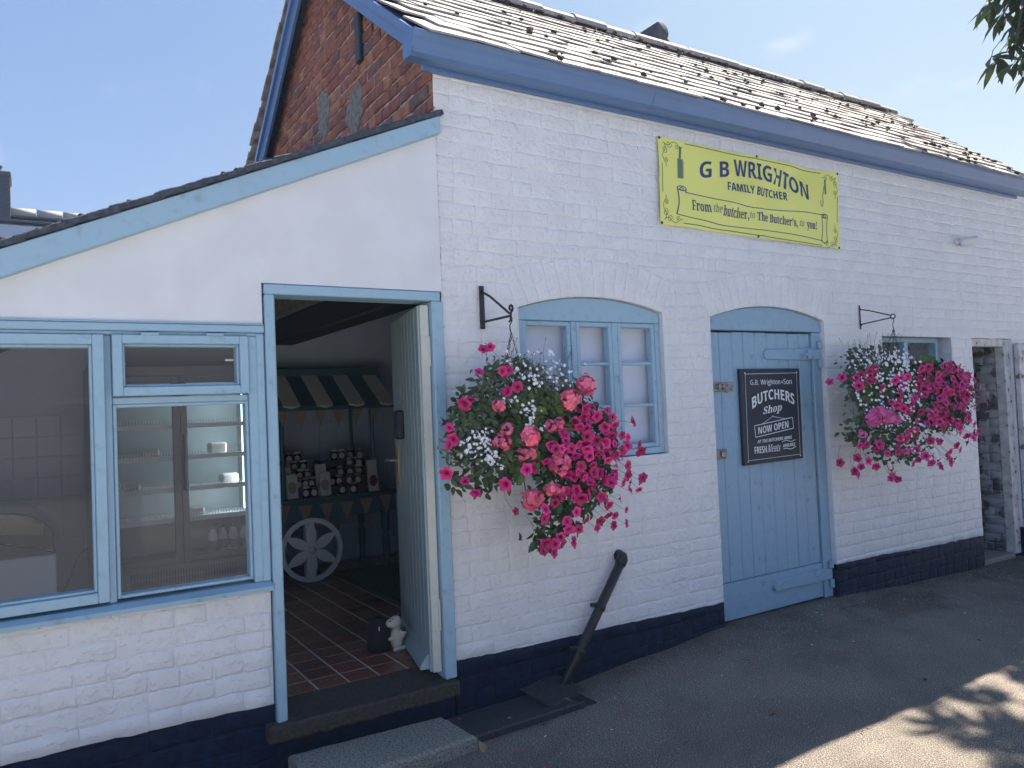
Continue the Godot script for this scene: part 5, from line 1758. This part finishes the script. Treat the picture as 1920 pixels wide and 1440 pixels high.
func build_ground() -> void:
	var xs := []
	var zs := []
	var v := -80.0
	while v < 120.0:
		xs.append(v)
		v += 0.06 if v > -0.6 and v < 8.4 else 0.5 if v > -6 and v < 14 else 8.0
	v = -80.0
	while v < 80.0:
		zs.append(v)
		v += 0.05 if v > -0.3 and v < 3.0 else 0.5 if v > -6 and v < 12 else 8.0
	var n1 := noise(51, 0.5, 4)
	var n2 := noise(53, 2.2, 3)
	var n3 := noise(54, 9.0, 2)
	var cols := []
	var pos := []
	for z in zs:
		for x in xs:
			var y := ground_height(x, z) + n2.get_noise_2d(x, z) * 0.004 + n3.get_noise_2d(x, z) * 0.0015 - (0.35 if z < -0.25 and x > -0.8 and x < 9 else 0.0)
			var c := 0.88 + 0.30 * n1.get_noise_2d(x, z) + 0.22 * n2.get_noise_2d(x, z) + 0.10 * n3.get_noise_2d(x, z)
			# damp soil and dirt washed along the foot of the wall, and the drip stains under the baskets
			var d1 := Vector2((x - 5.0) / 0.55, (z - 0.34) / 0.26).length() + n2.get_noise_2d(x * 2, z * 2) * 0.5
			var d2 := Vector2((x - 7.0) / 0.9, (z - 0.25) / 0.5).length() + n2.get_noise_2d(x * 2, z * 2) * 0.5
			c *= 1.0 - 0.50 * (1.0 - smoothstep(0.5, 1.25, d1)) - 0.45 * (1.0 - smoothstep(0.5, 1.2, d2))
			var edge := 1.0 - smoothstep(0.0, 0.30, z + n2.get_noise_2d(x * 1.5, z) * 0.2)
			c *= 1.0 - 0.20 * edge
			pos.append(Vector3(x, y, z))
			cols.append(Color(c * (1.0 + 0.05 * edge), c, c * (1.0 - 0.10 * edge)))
	var st := new_st(false)
	var nx := xs.size()
	for i in pos.size():
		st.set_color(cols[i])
		st.add_vertex(pos[i])
	for j in zs.size() - 1:
		for i in nx - 1:
			var a := j * nx + i
			for k in [a, a + 1, a + nx, a + 1, a + nx + 1, a + nx]: st.add_index(k)
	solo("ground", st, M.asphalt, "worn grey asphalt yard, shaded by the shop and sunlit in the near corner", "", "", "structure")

func build_yard() -> void:
	var st := new_st()
	for i in 8:
		for j in 5:
			bb(st, -9.0 + i * 3.3, -9.0 + i * 3.3 + 3.28, -0.06, 0.012, 2.08 + j * 2.44, 2.08 + j * 2.44 + 2.42, 0.006)
	solo("paving", st, M.apron, "pale concrete paving across the yard, in front of the asphalt strip", "", "", "structure")

func build_street_things() -> void:
	# ---- step
	var st := new_st()
	var p := PackedVector2Array()
	var c := [Vector2(0.93, 0.03), Vector2(1.655, 0.068), Vector2(1.672, 0.375), Vector2(0.935, 0.40)]
	for i in 4:
		for k in 9: p.append(c[i].lerp(c[(i + 1) % 4], k / 9.0) + Vector2(rng.randfn(), rng.randfn()) * 0.0035)
	prism(st, p, -0.08, 0.062, 0.012, Transform3D(Basis(Vector3(1, 0, 0), Vector3(0, 0, 1), Vector3(0, 1, 0)), Vector3.ZERO))
	solo("stone_step", st, M.concrete, "worn grey stone step on the ground below the shop threshold", "step")
	# ---- drain pipe
	var t := thing("drain_pipe", "black plastic waste pipe slanting down the white wall to a drain cover", "drainpipe", Vector3(2.4, 0.0, 0.05))
	st = new_st(false)
	tube(st, [Vector3(2.790, 0.610, 0.058), Vector3(2.335, 0.015, 0.080)], 0.026, 14)
	part("pipe", st, M.iron, t)
	st = new_st(false)
	tube(st, [Vector3(2.832, 0.655, -0.03), Vector3(2.832, 0.655, 0.022), Vector3(2.828, 0.652, 0.042), Vector3(2.818, 0.642, 0.055), Vector3(2.795, 0.616, 0.058)], [0.028, 0.029, 0.030, 0.031, 0.031], 14)
	part("elbow", st, M.iron, t)
	for e in [0.34, 0.68]:
		var q := Vector3(2.790, 0.610, 0.058).lerp(Vector3(2.335, 0.015, 0.080), e)
		var d := (Vector3(2.335, 0.015, 0.080) - Vector3(2.790, 0.610, 0.058)).normalized()
		st = new_st(false)
		tube(st, [q - d * 0.012, q + d * 0.012], 0.0305, 14)
		part("clip", st, M.iron, t)
		st = new_st()
		bx(st, q + Vector3(-0.035, 0.015, -0.015), Vector3(0.030, 0.020, 0.025), 0.003)
		part("clip_lug", st, M.iron, t)
	st = new_st(false)
	lathe(st, [Vector2(0.030, 0.0), Vector2(0.040, 0.003), Vector2(0.044, 0.0), Vector2(0.03, 0.0)], 16, Transform3D(Basis(Vector3(1, 0, 0), PI / 2), Vector3(2.832, 0.655, 0.002)))
	part("wall_collar", st, M.white, t)
	# ---- perforated covers over the gully
	t = thing("drain_cover", "black perforated plastic cover lying over the gully at the foot of the wall", "drain cover", Vector3(2.05, 0.0, 0.15))
	var fx := Transform3D(Basis(Vector3(0, 1, 0), 0.02) * Basis(Vector3(0, 0, 1), 0.012), Vector3(1.70, 0.022, 0.03))
	st = new_st()
	for k in 42: bx(st, Vector3(0.30 + (k - 20.5) * 0.0150, 0, 0.13), Vector3(0.0045, 0.005, 0.26), 0, fx)
	for k in 18: bx(st, Vector3(0.30, 0.0012, 0.005 + k * 0.0150), Vector3(0.62, 0.005, 0.0045), 0, fx)
	part("lattice", st, M.grate, t)
	st = new_st()
	bx(st, Vector3(0.30, -0.012, 0.268), Vector3(0.66, 0.034, 0.014), 0.003, fx)
	for k in 40: bx(st, Vector3(-0.01 + k * 0.016, -0.010, 0.277), Vector3(0.006, 0.026, 0.008), 0, fx)
	part("front_lip", st, M.grate, t)
	t = thing("drain_guard", "small tilted piece of black perforated guard around the foot of the waste pipe", "drain cover", Vector3(2.33, 0.02, 0.15))
	var gx := Transform3D(Basis(Vector3(0, 1, 0), 0.30) * Basis(Vector3(1, 0, 0), 0.22), Vector3(2.10, 0.082, 0.06))
	st = new_st()
	for k in 20: bx(st, Vector3(0.005 + k * 0.0145, 0, 0.11), Vector3(0.0045, 0.005, 0.22 - k * 0.003), 0, gx)
	for k in 15: bx(st, Vector3(0.142, 0.0012, 0.005 + k * 0.0150), Vector3(0.285, 0.005, 0.0045), 0, gx)
	part("lattice", st, M.grate, t)
	var pit := solo("gully", boxes(1.66, 2.42, -0.06, 0.012, 0.004, 0.285, 0.004), M.dark, "dark shallow gully under the perforated drain covers", "", "", "structure")
	# ---- security camera
	t = thing("security_camera", "small white bullet camera high on the wall near the right edge", "camera", Vector3(6.64, 2.745, 0.0))
	st = new_st(false)
	lathe(st, [Vector2(0.0, 0.0), Vector2(0.035, 0.0), Vector2(0.035, 0.014), Vector2(0.014, 0.018), Vector2(0.014, 0.05), Vector2(0.0, 0.05)], 14, Transform3D(Basis(Vector3(1, 0, 0), PI / 2), Vector3(6.62, 2.745, 0.002)))
	part("mount", st, M.freezer, t)
	st = new_st(false)
	var cxf := Transform3D(Basis(Vector3(1, 0, 0), 1.45) * Basis(Vector3(0, 0, 1), -0.75), Vector3(6.625, 2.735, 0.05))
	lathe(st, [Vector2(0.0, -0.02), Vector2(0.034, -0.02), Vector2(0.037, 0.0), Vector2(0.037, 0.105), Vector2(0.030, 0.11), Vector2(0.028, 0.10), Vector2(0.0, 0.10)], 16, cxf)
	part("housing", st, M.freezer, t)
	st = new_st(false)
	lathe(st, [Vector2(0.027, 0.101), Vector2(0.0, 0.103)], 16, cxf)
	part("lens", st, M.gloss_black, t)
	# ---- fallen leaves one can pick out, and the small litter that one cannot
	var lm := leaf_mesh(0.085, 0.045, 0.35)
	var spots := [[5.05, 0.42, 0.9, "lying on the damp stain below the far flower basket"], [6.35, 0.62, 1.2, "orange, nearest the far doorway at the right edge"], [1.66, 0.42, 0.7, "standing against the corner of the stone step"], [2.22, 0.26, 0.6, "on the tilted drain guard"],
		[2.98, 0.95, 0.6, "alone on the asphalt in front of the black plinth"], [1.92, 0.22, 0.6, "on the flat drain cover beside the step"], [3.90, 1.12, 0.5, "dark and curled, out on the open asphalt"], [1.62, 0.64, 0.45, "on the asphalt in front of the step, beside a pink petal"], [2.05, 0.34, 0.6, "in front of the drain cover lip"]]
	var lc := [M.dead_leaf, M.dead_leaf_orange, M.dead_leaf_pale]
	for k in spots.size():
		var e: Array = spots[k]
		var o := MeshInstance3D.new()
		o.name = numbered("fallen_leaf")
		o.mesh = lm
		o.material_override = lc[1] if k == 1 else lc[2] if k in [2, 5] else lc[0]
		add_child(o)
		var y: float = ground_height(e[0], e[1]) + 0.012
		if k == 3: y = 0.066
		if k == 5: y = 0.034
		o.transform = Transform3D((Basis(Vector3(0, 1, 0), rng.randf() * TAU) * Basis(Vector3(1, 0, 0), -PI / 2 + rng.randfn() * 0.25)).scaled(Vector3.ONE * e[2]), Vector3(e[0], y, e[1]))
		if k == 2: o.transform = Transform3D(Basis(Vector3(0, 0, 1), 0.5) * Basis(Vector3(1, 0, 0), 0.3), Vector3(1.69, 0.0, 0.41)).scaled_local(Vector3.ONE * 0.75)
		tag(o, "dry brown fallen leaf " + e[3] if k != 1 else "large dry fallen leaf, " + e[3], "leaf", "fallen leaves on the asphalt")
	var pebble := new_st()
	ball(pebble, Vector3.ZERO, Vector3(0.0026, 0.0016, 0.0022), 2, 5)
	var grit := []
	for k in 7000:
		var x := rng.randf_range(0.6, 7.2)
		var z := 0.02 + (absf(rng.randfn()) * 0.35 if k % 3 == 0 else rng.randf_range(0.0, 2.05))
		if x < 2.45 and z < 0.42: continue
		grit.append(Transform3D(Basis(Vector3(0, 1, 0), rng.randf() * TAU).scaled(Vector3.ONE * rng.randf_range(0.5, 1.5)), Vector3(x, ground_height(x, z) + 0.004, z)))
	var gm := MultiMesh.new()
	gm.transform_format = MultiMesh.TRANSFORM_3D
	gm.mesh = done(pebble)
	gm.instance_count = grit.size()
	for k in grit.size(): gm.set_instance_transform(k, grit[k])
	var gi := MultiMeshInstance3D.new()
	gi.name = "grit"
	gi.multimesh = gm
	gi.material_override = M.grit
	add_child(gi)
	tag(gi, "loose pale grit strewn over the asphalt yard", "grit", "", "stuff")
	var litter := {"white_petal": new_st(), "dead_leaf": new_st(), "petal_pink": new_st()}
	for k in 420:
		var x := rng.randf_range(1.0, 7.5)
		var z := 0.03 + absf(rng.randfn()) * (0.45 if k < 300 else 1.1)
		var kind: String = ["dead_leaf", "dead_leaf", "dead_leaf", "white_petal", "petal_pink"][rng.randi() % 5]
		if kind == "white_petal" and k % 2: kind = "dead_leaf"
		var y := ground_height(x, z) + 0.005
		if x < 2.45 and z < 0.32 and x > 1.66: y += 0.025
		if x < 1.69 and z < 0.42: continue
		var s := rng.randf_range(0.004, 0.012) * (1.0 if kind != "white_petal" else 0.8)
		var b := Basis(Vector3(0, 1, 0), rng.randf() * TAU) * Basis(Vector3(1, 0, 0), rng.randfn() * 0.3)
		var o := Vector3(x, y + 0.002, z)
		quad(litter[kind], o + b * Vector3(-s, 0, s * 0.5), o + b * Vector3(s * 0.6, 0.001, s * 0.7), o + b * Vector3(s, 0, -s * 0.3), o + b * Vector3(-s * 0.3, 0.002, -s * 0.6))
	for k in litter: solo("litter", litter[k], M[k], {"white_petal": "scattered white fallen petals", "dead_leaf": "scattered crumbs of dry leaf", "petal_pink": "scattered pink fallen petals"}[k] + " on the asphalt along the wall", "litter", "", "stuff")

# ------------------------------------------------------------------ trees and houses round about
func build_tree() -> void:
	var t := thing("chestnut_tree", "large leafy tree whose drooping branch hangs into the top right corner", "tree", Vector3(10.9, 0, 3.4))
	var st := new_st(false)
	tube(st, [Vector3(10.9, -0.1, 3.4), Vector3(10.85, 1.2, 3.35), Vector3(10.9, 2.8, 3.2), Vector3(10.7, 4.6, 2.9), Vector3(10.5, 6.5, 2.7)], [0.34, 0.26, 0.23, 0.17, 0.08], 14)
	part("trunk", st, M.bark, t)
	st = new_st(false)
	var tips := [Vector3(7.4, 5.6, 0.4), Vector3(8.2, 6.6, 1.6), Vector3(12.8, 6.4, 3.0), Vector3(10.8, 7.8, 4.4), Vector3(9.2, 6.0, 4.0), Vector3(10.6, 6.9, 1.0)]
	for q in tips: tube(st, [Vector3(10.8, 3.4, 3.15), Vector3(10.8, 3.4, 3.15).lerp(q, 0.5) + Vector3(0, 0.5, 0), q], [0.11, 0.07, 0.02], 8)
	var b0 := Vector3(7.4, 5.6, 0.4)
	tube(st, [b0, Vector3(6.6, 5.2, 0.8), Vector3(5.75, 4.55, 1.12), Vector3(5.30, 4.05, 1.20), Vector3(5.10, 3.62, 1.22)], [0.03, 0.022, 0.014, 0.009, 0.005], 6)
	part("limb", st, M.bark, t)
	# crown: palmate leaves gathered in clumps through its volume
	var lf := palmate_mesh()
	var where := []
	var shade := noise(61, 0.55, 3)
	for k in 15000:
		var d := Vector3(rng.randfn(), rng.randfn(), rng.randfn()).normalized() * pow(rng.randf(), 0.45)
		var p := Vector3(10.4, 6.8, 1.8) + d * Vector3(3.9, 2.5, 3.1)
		p += Vector3(shade.get_noise_3d(p.x * 3, p.y * 3, p.z * 3), 0, shade.get_noise_3d(p.z * 3, p.x * 3, p.y * 3)) * 0.8
		if shade.get_noise_3d(p.x, p.y, p.z) < -0.12: continue
		if p.y < 1.52 + 0.47 * Vector2(p.x, p.z - 3.45).length() and p.x < 2.3 * (3.45 - p.z): continue     # nothing hangs below the boughs on the shop side
		if p.z < 0.10 - (p.y - 3.36) * 0.317: continue     # the crown keeps clear of the roof
		where.append(Transform3D(Basis(Vector3(0, 1, 0), rng.randf() * TAU) * Basis(Vector3(1, 0, 0), rng.randf_range(-0.7, 0.5)).scaled(Vector3.ONE * rng.randf_range(0.8, 1.4)), p))
	scatter("crown", lf, M.tree_leaf, where, t)
	# the drooping branch
	var twigs := new_st(false)
	for k in 120:
		var u := rng.randf()
		var p := Vector3(5.58, 4.3, 1.22).lerp(Vector3(5.34, 3.56, 1.25), u) + Vector3(rng.randf_range(-0.24, 0.34) * (1.0 - 0.55 * u), rng.randfn() * 0.09, rng.randfn() * 0.16)
		var o := part("leaf", lf, M.tree_leaf, t)
		o.transform = Transform3D((Basis(Vector3(0, 1, 0), rng.randf() * TAU) * Basis(Vector3(1, 0, 0), rng.randf_range(-0.5, 0.5))).scaled(Vector3.ONE * rng.randf_range(0.62, 0.98)), p - t.position)
		tube(twigs, [p, p + Vector3(0.03, 0.06, 0), Vector3(5.25, maxf(p.y + 0.12, 3.6), 1.2)], 0.0025, 4, false)
	part("twigs", twigs, M.bark, t, "stuff")

func palmate_mesh() -> ArrayMesh:           # five drooping leaflets from one point
	var st := new_st(false)
	for k in 5:
		var a := (k - 2) * 0.75
		var l: float = [0.10, 0.14, 0.165, 0.14, 0.10][k]
		var dir := Vector3(sin(a), -0.35, cos(a)).normalized()
		var side := Vector3(0, 1, 0).cross(dir).normalized()
		var pts := []
		for i in 5:
			var u := i / 4.0
			pts.append([dir * l * (0.08 + u) + Vector3(0, -0.09 * u * u, 0), [0.002, 0.016, 0.027, 0.020, 0.0][i]])
		for i in 4:
			var p: Vector3 = pts[i][0]; var q: Vector3 = pts[i + 1][0]
			var w0: float = pts[i][1]; var w1: float = pts[i + 1][1]
			quad(st, p - side * w0, p + side * w0, q + side * w1, q - side * w1)
	return done(st)

func build_neighbours() -> void:
	# house behind, whose ridge and chimney show over the lean-to roof
	var t := thing("house_behind", "house with dark tiled roof and brick chimney far behind the lean-to roof", "house", Vector3(-4.5, 0, -16.5))
	part("wall", boxes(-12.0, 3.0, 0, 4.1, -19.0, -14.8, 0), M.red[1], t)
	var st := new_st()
	prism(st, PackedVector2Array([Vector2(-14.2, 3.9), Vector2(-17.0, 6.33), Vector2(-19.6, 3.9)]), -3.4, 12.4, 0.0, Transform3D(Basis(Vector3(0, 0, 1), Vector3(0, 1, 0), Vector3(-1, 0, 0)), Vector3.ZERO))
	var roof := part("roof", st, M.roof_slab, t)
	st = new_st()
	for k in 16:
		var u := k / 16.0
		bx(st, Vector3(-4.5, lerpf(3.96, 6.35, u), lerpf(-14.16, -16.92, u)), Vector3(15.7, 0.05, 0.24), 0.004, Transform3D())
	part("tile_courses", st, M.roof_slab, roof)
	for k in 30:
		st = new_st(false)
		tube(st, [Vector3(-12.2 + k * 0.52, 6.34, -17.0), Vector3(-11.70 + k * 0.52, 6.34, -17.0)], 0.13, 8)
		part("ridge_tile", st, M.tile[k % 3], roof)
	var ch := part("chimney", boxes(-1.05, -0.22, 5.7, 7.16, -17.4, -16.6, 0.01), M.roof_slab, t)
	st = new_st()
	bb(st, -1.08, -0.19, 7.04, 7.17, -17.43, -16.57, 0.02)
	for k in 9: bb(st, -1.055, -0.215, 6.25 + k * 0.085, 6.322 + k * 0.085, -17.405, -16.595, 0.004)
	part("brick_courses", st, M.roof_slab, ch)
	st = new_st(false)
	lathe(st, [Vector2(0.15, 7.17), Vector2(0.12, 7.24), Vector2(0.12, 7.33), Vector2(0.15, 7.35), Vector2(0.15, 7.39), Vector2(0.0, 7.39)], 14, Transform3D(Basis(), Vector3(-0.50, 0, -17.0)))
	part("chimney_pot", st, M.roof_slab, ch)
	# wing whose gable peak and ridge tile show over the main ridge
	t = thing("rear_wing", "rear wing whose dark roof peak pokes up over the main ridge", "building", Vector3(6.75, 0, -6.0))
	part("wall", boxes(5.2, 8.3, 0, 4.4, -9.0, -4.3, 0), M.mortar, t)
	st = new_st()
	prism(st, PackedVector2Array([Vector2(4.9, 4.4), Vector2(8.6, 4.4), Vector2(6.75, 6.08)]), -9.0, -3.5, 0.0)
	roof = part("roof", st, M.roof_slab, t)
	st = new_st(false)
	tube(st, [Vector3(6.75, 6.10, -9.0), Vector3(6.75, 6.10, -3.47)], 0.12, 14)
	part("ridge_tile", st, M.roof_slab, roof)
	for s in [-1.0, 1.0]:
		for k in 6:
			st = new_st()
			bx(st, Vector3(0.15 + k * 0.33, 0.02 - (k % 2) * 0.006, -4.2), Vector3(0.36, 0.03, 1.44), 0.004, Transform3D(Basis(Vector3(0, 0, 1), -0.69 * s) if s > 0 else Basis(Vector3(0, 0, 1), PI + 0.69) * Basis(Vector3(1, 0, 0), PI) , Vector3(6.75, 6.08, 0) if s > 0 else Vector3(6.75, 6.08, -8.4)))
			part("verge_tile", st, M.roof_slab, roof)
	# the house across the yard: it lights the shop front and shows in the window panes
	t = thing("house_opposite", "pale rendered house across the yard, seen mirrored in the window panes", "house", Vector3(3.0, 0, 15.0))
	part("wall", boxes(-10.0, 18.0, 0, 3.3, 15.6, 21.0, 0), M.render_wall, t)
	st = new_st()
	prism(st, PackedVector2Array([Vector2(15.45, 3.24), Vector2(18.6, 5.6), Vector2(21.4, 3.24)]), -18.2, 10.2, 0.0, Transform3D(Basis(Vector3(0, 0, 1), Vector3(0, 1, 0), Vector3(-1, 0, 0)), Vector3.ZERO))
	roof = part("roof", st, M.far_slate, t)
	st = new_st()
	for k in 18:
		var u := k / 18.0
		bx(st, Vector3(4.0, lerpf(3.28, 5.58, u), lerpf(15.47, 18.56, u)), Vector3(28.2, 0.04, 0.2), 0.003, Transform3D())
	part("tile_courses", st, M.far_slate, roof)
	for x in [2.5, 4.6, 8.0]:
		var ra := atan2(2.36, 3.15)
		var rxf := Transform3D(Basis(Vector3(1, 0, 0), ra) * Basis(Vector3(0, 1, 0), PI), Vector3(x, 4.1, 12.85))
		st = new_st()
		for e in [[-0.35, 0.0, 0.07, 1.0], [0.35, 0.0, 0.07, 1.0]]: bx(st, Vector3(e[0], 0.06, 0), Vector3(0.07, 0.09, 1.0), 0.005, Transform3D(Basis(Vector3(1, 0, 0), -ra), Vector3(x, 4.5, 17.15)))
		for e in [-0.5, 0.5]: bx(st, Vector3(0, 0.06, e), Vector3(0.77, 0.09, 0.07), 0.005, Transform3D(Basis(Vector3(1, 0, 0), -ra), Vector3(x, 4.5, 17.15)))
		var rl := part("rooflight", st, M.smooth_white, t)
		st = new_st()
		bx(st, Vector3(0, 0.05, 0), Vector3(0.66, 0.02, 0.94), 0.0, Transform3D(Basis(Vector3(1, 0, 0), -ra), Vector3(x, 4.5, 17.15)))
		part("pane", st, M.gloss_black, rl)
	for x in [-3.0, 1.0, 6.0, 11.0]:
		var w := part("window", boxes(x - 0.6, x + 0.6, 0.95, 2.1, 15.55, 15.61, 0.01), M.smooth_white, t)
		part("pane", boxes(x - 0.5, x + 0.5, 1.05, 2.0, 15.535, 15.55, 0.0), M.gloss_black, w)

# ------------------------------------------------------------------ sky
func sky_image(sun: Vector3) -> ImageTexture:
	var w := 1024
	var h := 512
	var im := Image.create(w, h, false, Image.FORMAT_RGBF)
	var wisps := noise(71, 1.6, 5)
	var fine := noise(72, 5.0, 4)
	var sun_az := atan2(sun.x, -sun.z)
	for j in h:
		var el := PI / 2 - PI * (j + 0.5) / h
		for i in w:
			var az := TAU * (i + 0.5) / w          # the left edge of a panorama looks towards -z
			var d := Vector3(sin(az) * cos(el), sin(el), -cos(az) * cos(el))
			var up := maxf(d.y, 0.0)
			var low := pow(1.0 - up, 3.0)
			var c := Vector3(0.0205, 0.033, 0.065).lerp(Vector3(0.045, 0.063, 0.092), low)
			var th := rad_to_deg(d.angle_to(sun))
			var turn := rad_to_deg(absf(wrapf(az - sun_az, -PI, PI)))
			c += Vector3(0.026, 0.036, 0.020) * exp(-pow(th / 30.0, 2.0)) + Vector3(0.072, 0.066, 0.024) * low * exp(-pow(turn / 40.0, 2.0))
			c += Vector3(0.20, 0.18, 0.16) * exp(-th / 8.0)
			if d.y > 0.0:
				var n := wisps.get_noise_3d(d.x * 3.0, d.y * 9.0, d.z * 3.0) + 0.6 * fine.get_noise_3d(d.x * 3.0, d.y * 8.0, d.z * 3.0)
				var cl := smoothstep(0.42, 0.85, n) * 0.4
				c = c.lerp(Vector3(0.095, 0.096, 0.098), cl)
			im.set_pixel(i, j, Color(c.x, c.y, c.z))
	return ImageTexture.create_from_image(im)

func _ready() -> void:
	rng.seed = 20240816
	# ---- camera
	var cam := Camera3D.new()
	cam.name = "camera"
	cam.fov = 52.81
	cam.near = 0.05
	cam.far = 400.0
	add_child(cam)
	cam.position = Vector3(0, 1.52, 3.45)
	cam.basis = Basis(Vector3(0, 1, 0), deg_to_rad(-32.145)) * Basis(Vector3(1, 0, 0), deg_to_rad(1.730)) * Basis(Vector3(0, 0, 1), deg_to_rad(-2.398))
	cam.current = true
	# ---- sky, sun, exposure
	var towards := Vector3(0.530, 0.805, -0.255).normalized()
	var env := Environment.new()
	env.background_mode = Environment.BG_SKY
	var sky := Sky.new()
	var sm := PanoramaSkyMaterial.new()
	sm.panorama = sky_image(towards)
	sky.sky_material = sm
	env.sky = sky
	env.tonemap_mode = Environment.TONE_MAPPER_LINEAR
	env.tonemap_exposure = 11.2
	# the glare and haze of a hot bright day, which lifts the darks and pales what is far
	env.fog_enabled = true
	env.fog_density = 0.0020
	env.fog_light_color = Color(0.72, 0.84, 1.0)
	env.sdfgi_enabled = true
	env.ssao_enabled = true
	env.ssil_enabled = true
	var we := WorldEnvironment.new()
	we.name = "environment"
	we.environment = env
	add_child(we)
	var sun := DirectionalLight3D.new()
	sun.name = "sun"
	sun.light_energy = 0.53
	sun.light_color = Color(1.0, 0.94, 0.86)
	sun.light_angular_distance = 0.53
	sun.shadow_enabled = true
	add_child(sun)
	sun.look_at_from_position(towards * 20.0, Vector3.ZERO, Vector3(0, 1, 0))
	make_materials()
	# ---- the place
	build_ground()
	build_yard()
	build_building()
	build_lean_to()
	build_interior()
	build_neighbours()
	build_tree()
	# ---- the things on it
	build_banner()
	build_chalkboard()
	var h1 := Vector3(2.0, 1.95, 0.28)
	var h2 := Vector3(5.22, 2.03, 0.26)
	build_bracket(2.0, 1.930, 2.153, h1, true, "black iron scroll bracket between shop door and arched window")
	build_bracket(5.22, 1.988, 2.164, h2, false, "thin black wire bracket right of the blue plank door")
	build_basket(h1, Vector2(2.12, 1.32), Vector2(0.62, 0.62), 0.22, "flower basket with salmon geraniums and crimson petunias beside the arched window", pairs(NEAR_PETUNIAS), pairs(NEAR_GERANIUMS), [
		[-0.02, -0.33, 0.20, 0.15, "sage", 420], [-0.04, -0.34, 0.18, 0.12, "leaf", 130], [-0.20, -0.52, 0.16, 0.20, "leaf", 330], [-0.22, -0.60, 0.18, 0.13, "sage", 160], [-0.22, -0.76, 0.16, 0.07, "leaf", 60],
		[0.06, -0.52, 0.17, 0.15, "round", 62], [-0.02, -0.68, 0.10, 0.12, "round", 22], [0.20, -0.45, 0.16, 0.10, "round", 22], [0.06, -0.55, 0.20, 0.20, "leaf", 260],
		[0.34, -0.62, 0.26, 0.22, "leaf", 520], [0.30, -0.82, 0.26, 0.16, "leaf", 330], [0.20, -1.00, 0.15, 0.10, "leaf", 100], [0.13, -1.10, 0.10, 0.05, "leaf", 40], [0.20, -0.36, 0.20, 0.09, "sage", 240], [0.40, -0.55, 0.20, 0.10, "sage", 60]], true)
	build_basket(h2, Vector2(5.4, 1.38), Vector2(0.95, 0.55), 0.24, "flower basket massed with crimson petunias and white lobelia below the small window", pairs(FAR_PETUNIAS), pairs(FAR_GERANIUMS), [
		[-0.29, -0.48, 0.30, 0.28, "leaf", 520], [-0.30, -0.50, 0.29, 0.29, "sage", 430], [-0.05, -0.37, 0.34, 0.06, "leaf", 150], [0.30, -0.54, 0.44, 0.24, "leaf", 900], [0.62, -0.52, 0.24, 0.18, "leaf", 220],
		[-0.25, -0.75, 0.40, 0.14, "leaf", 300], [-0.1, -0.92, 0.30, 0.08, "leaf", 100], [0.45, -0.72, 0.32, 0.09, "leaf", 190], [0.85, -0.50, 0.14, 0.20, "sage", 60], [-0.45, -0.50, 0.10, 0.06, "round", 12], [0.24, -0.31, 0.12, 0.05, "round", 8]], false)
	build_street_things()
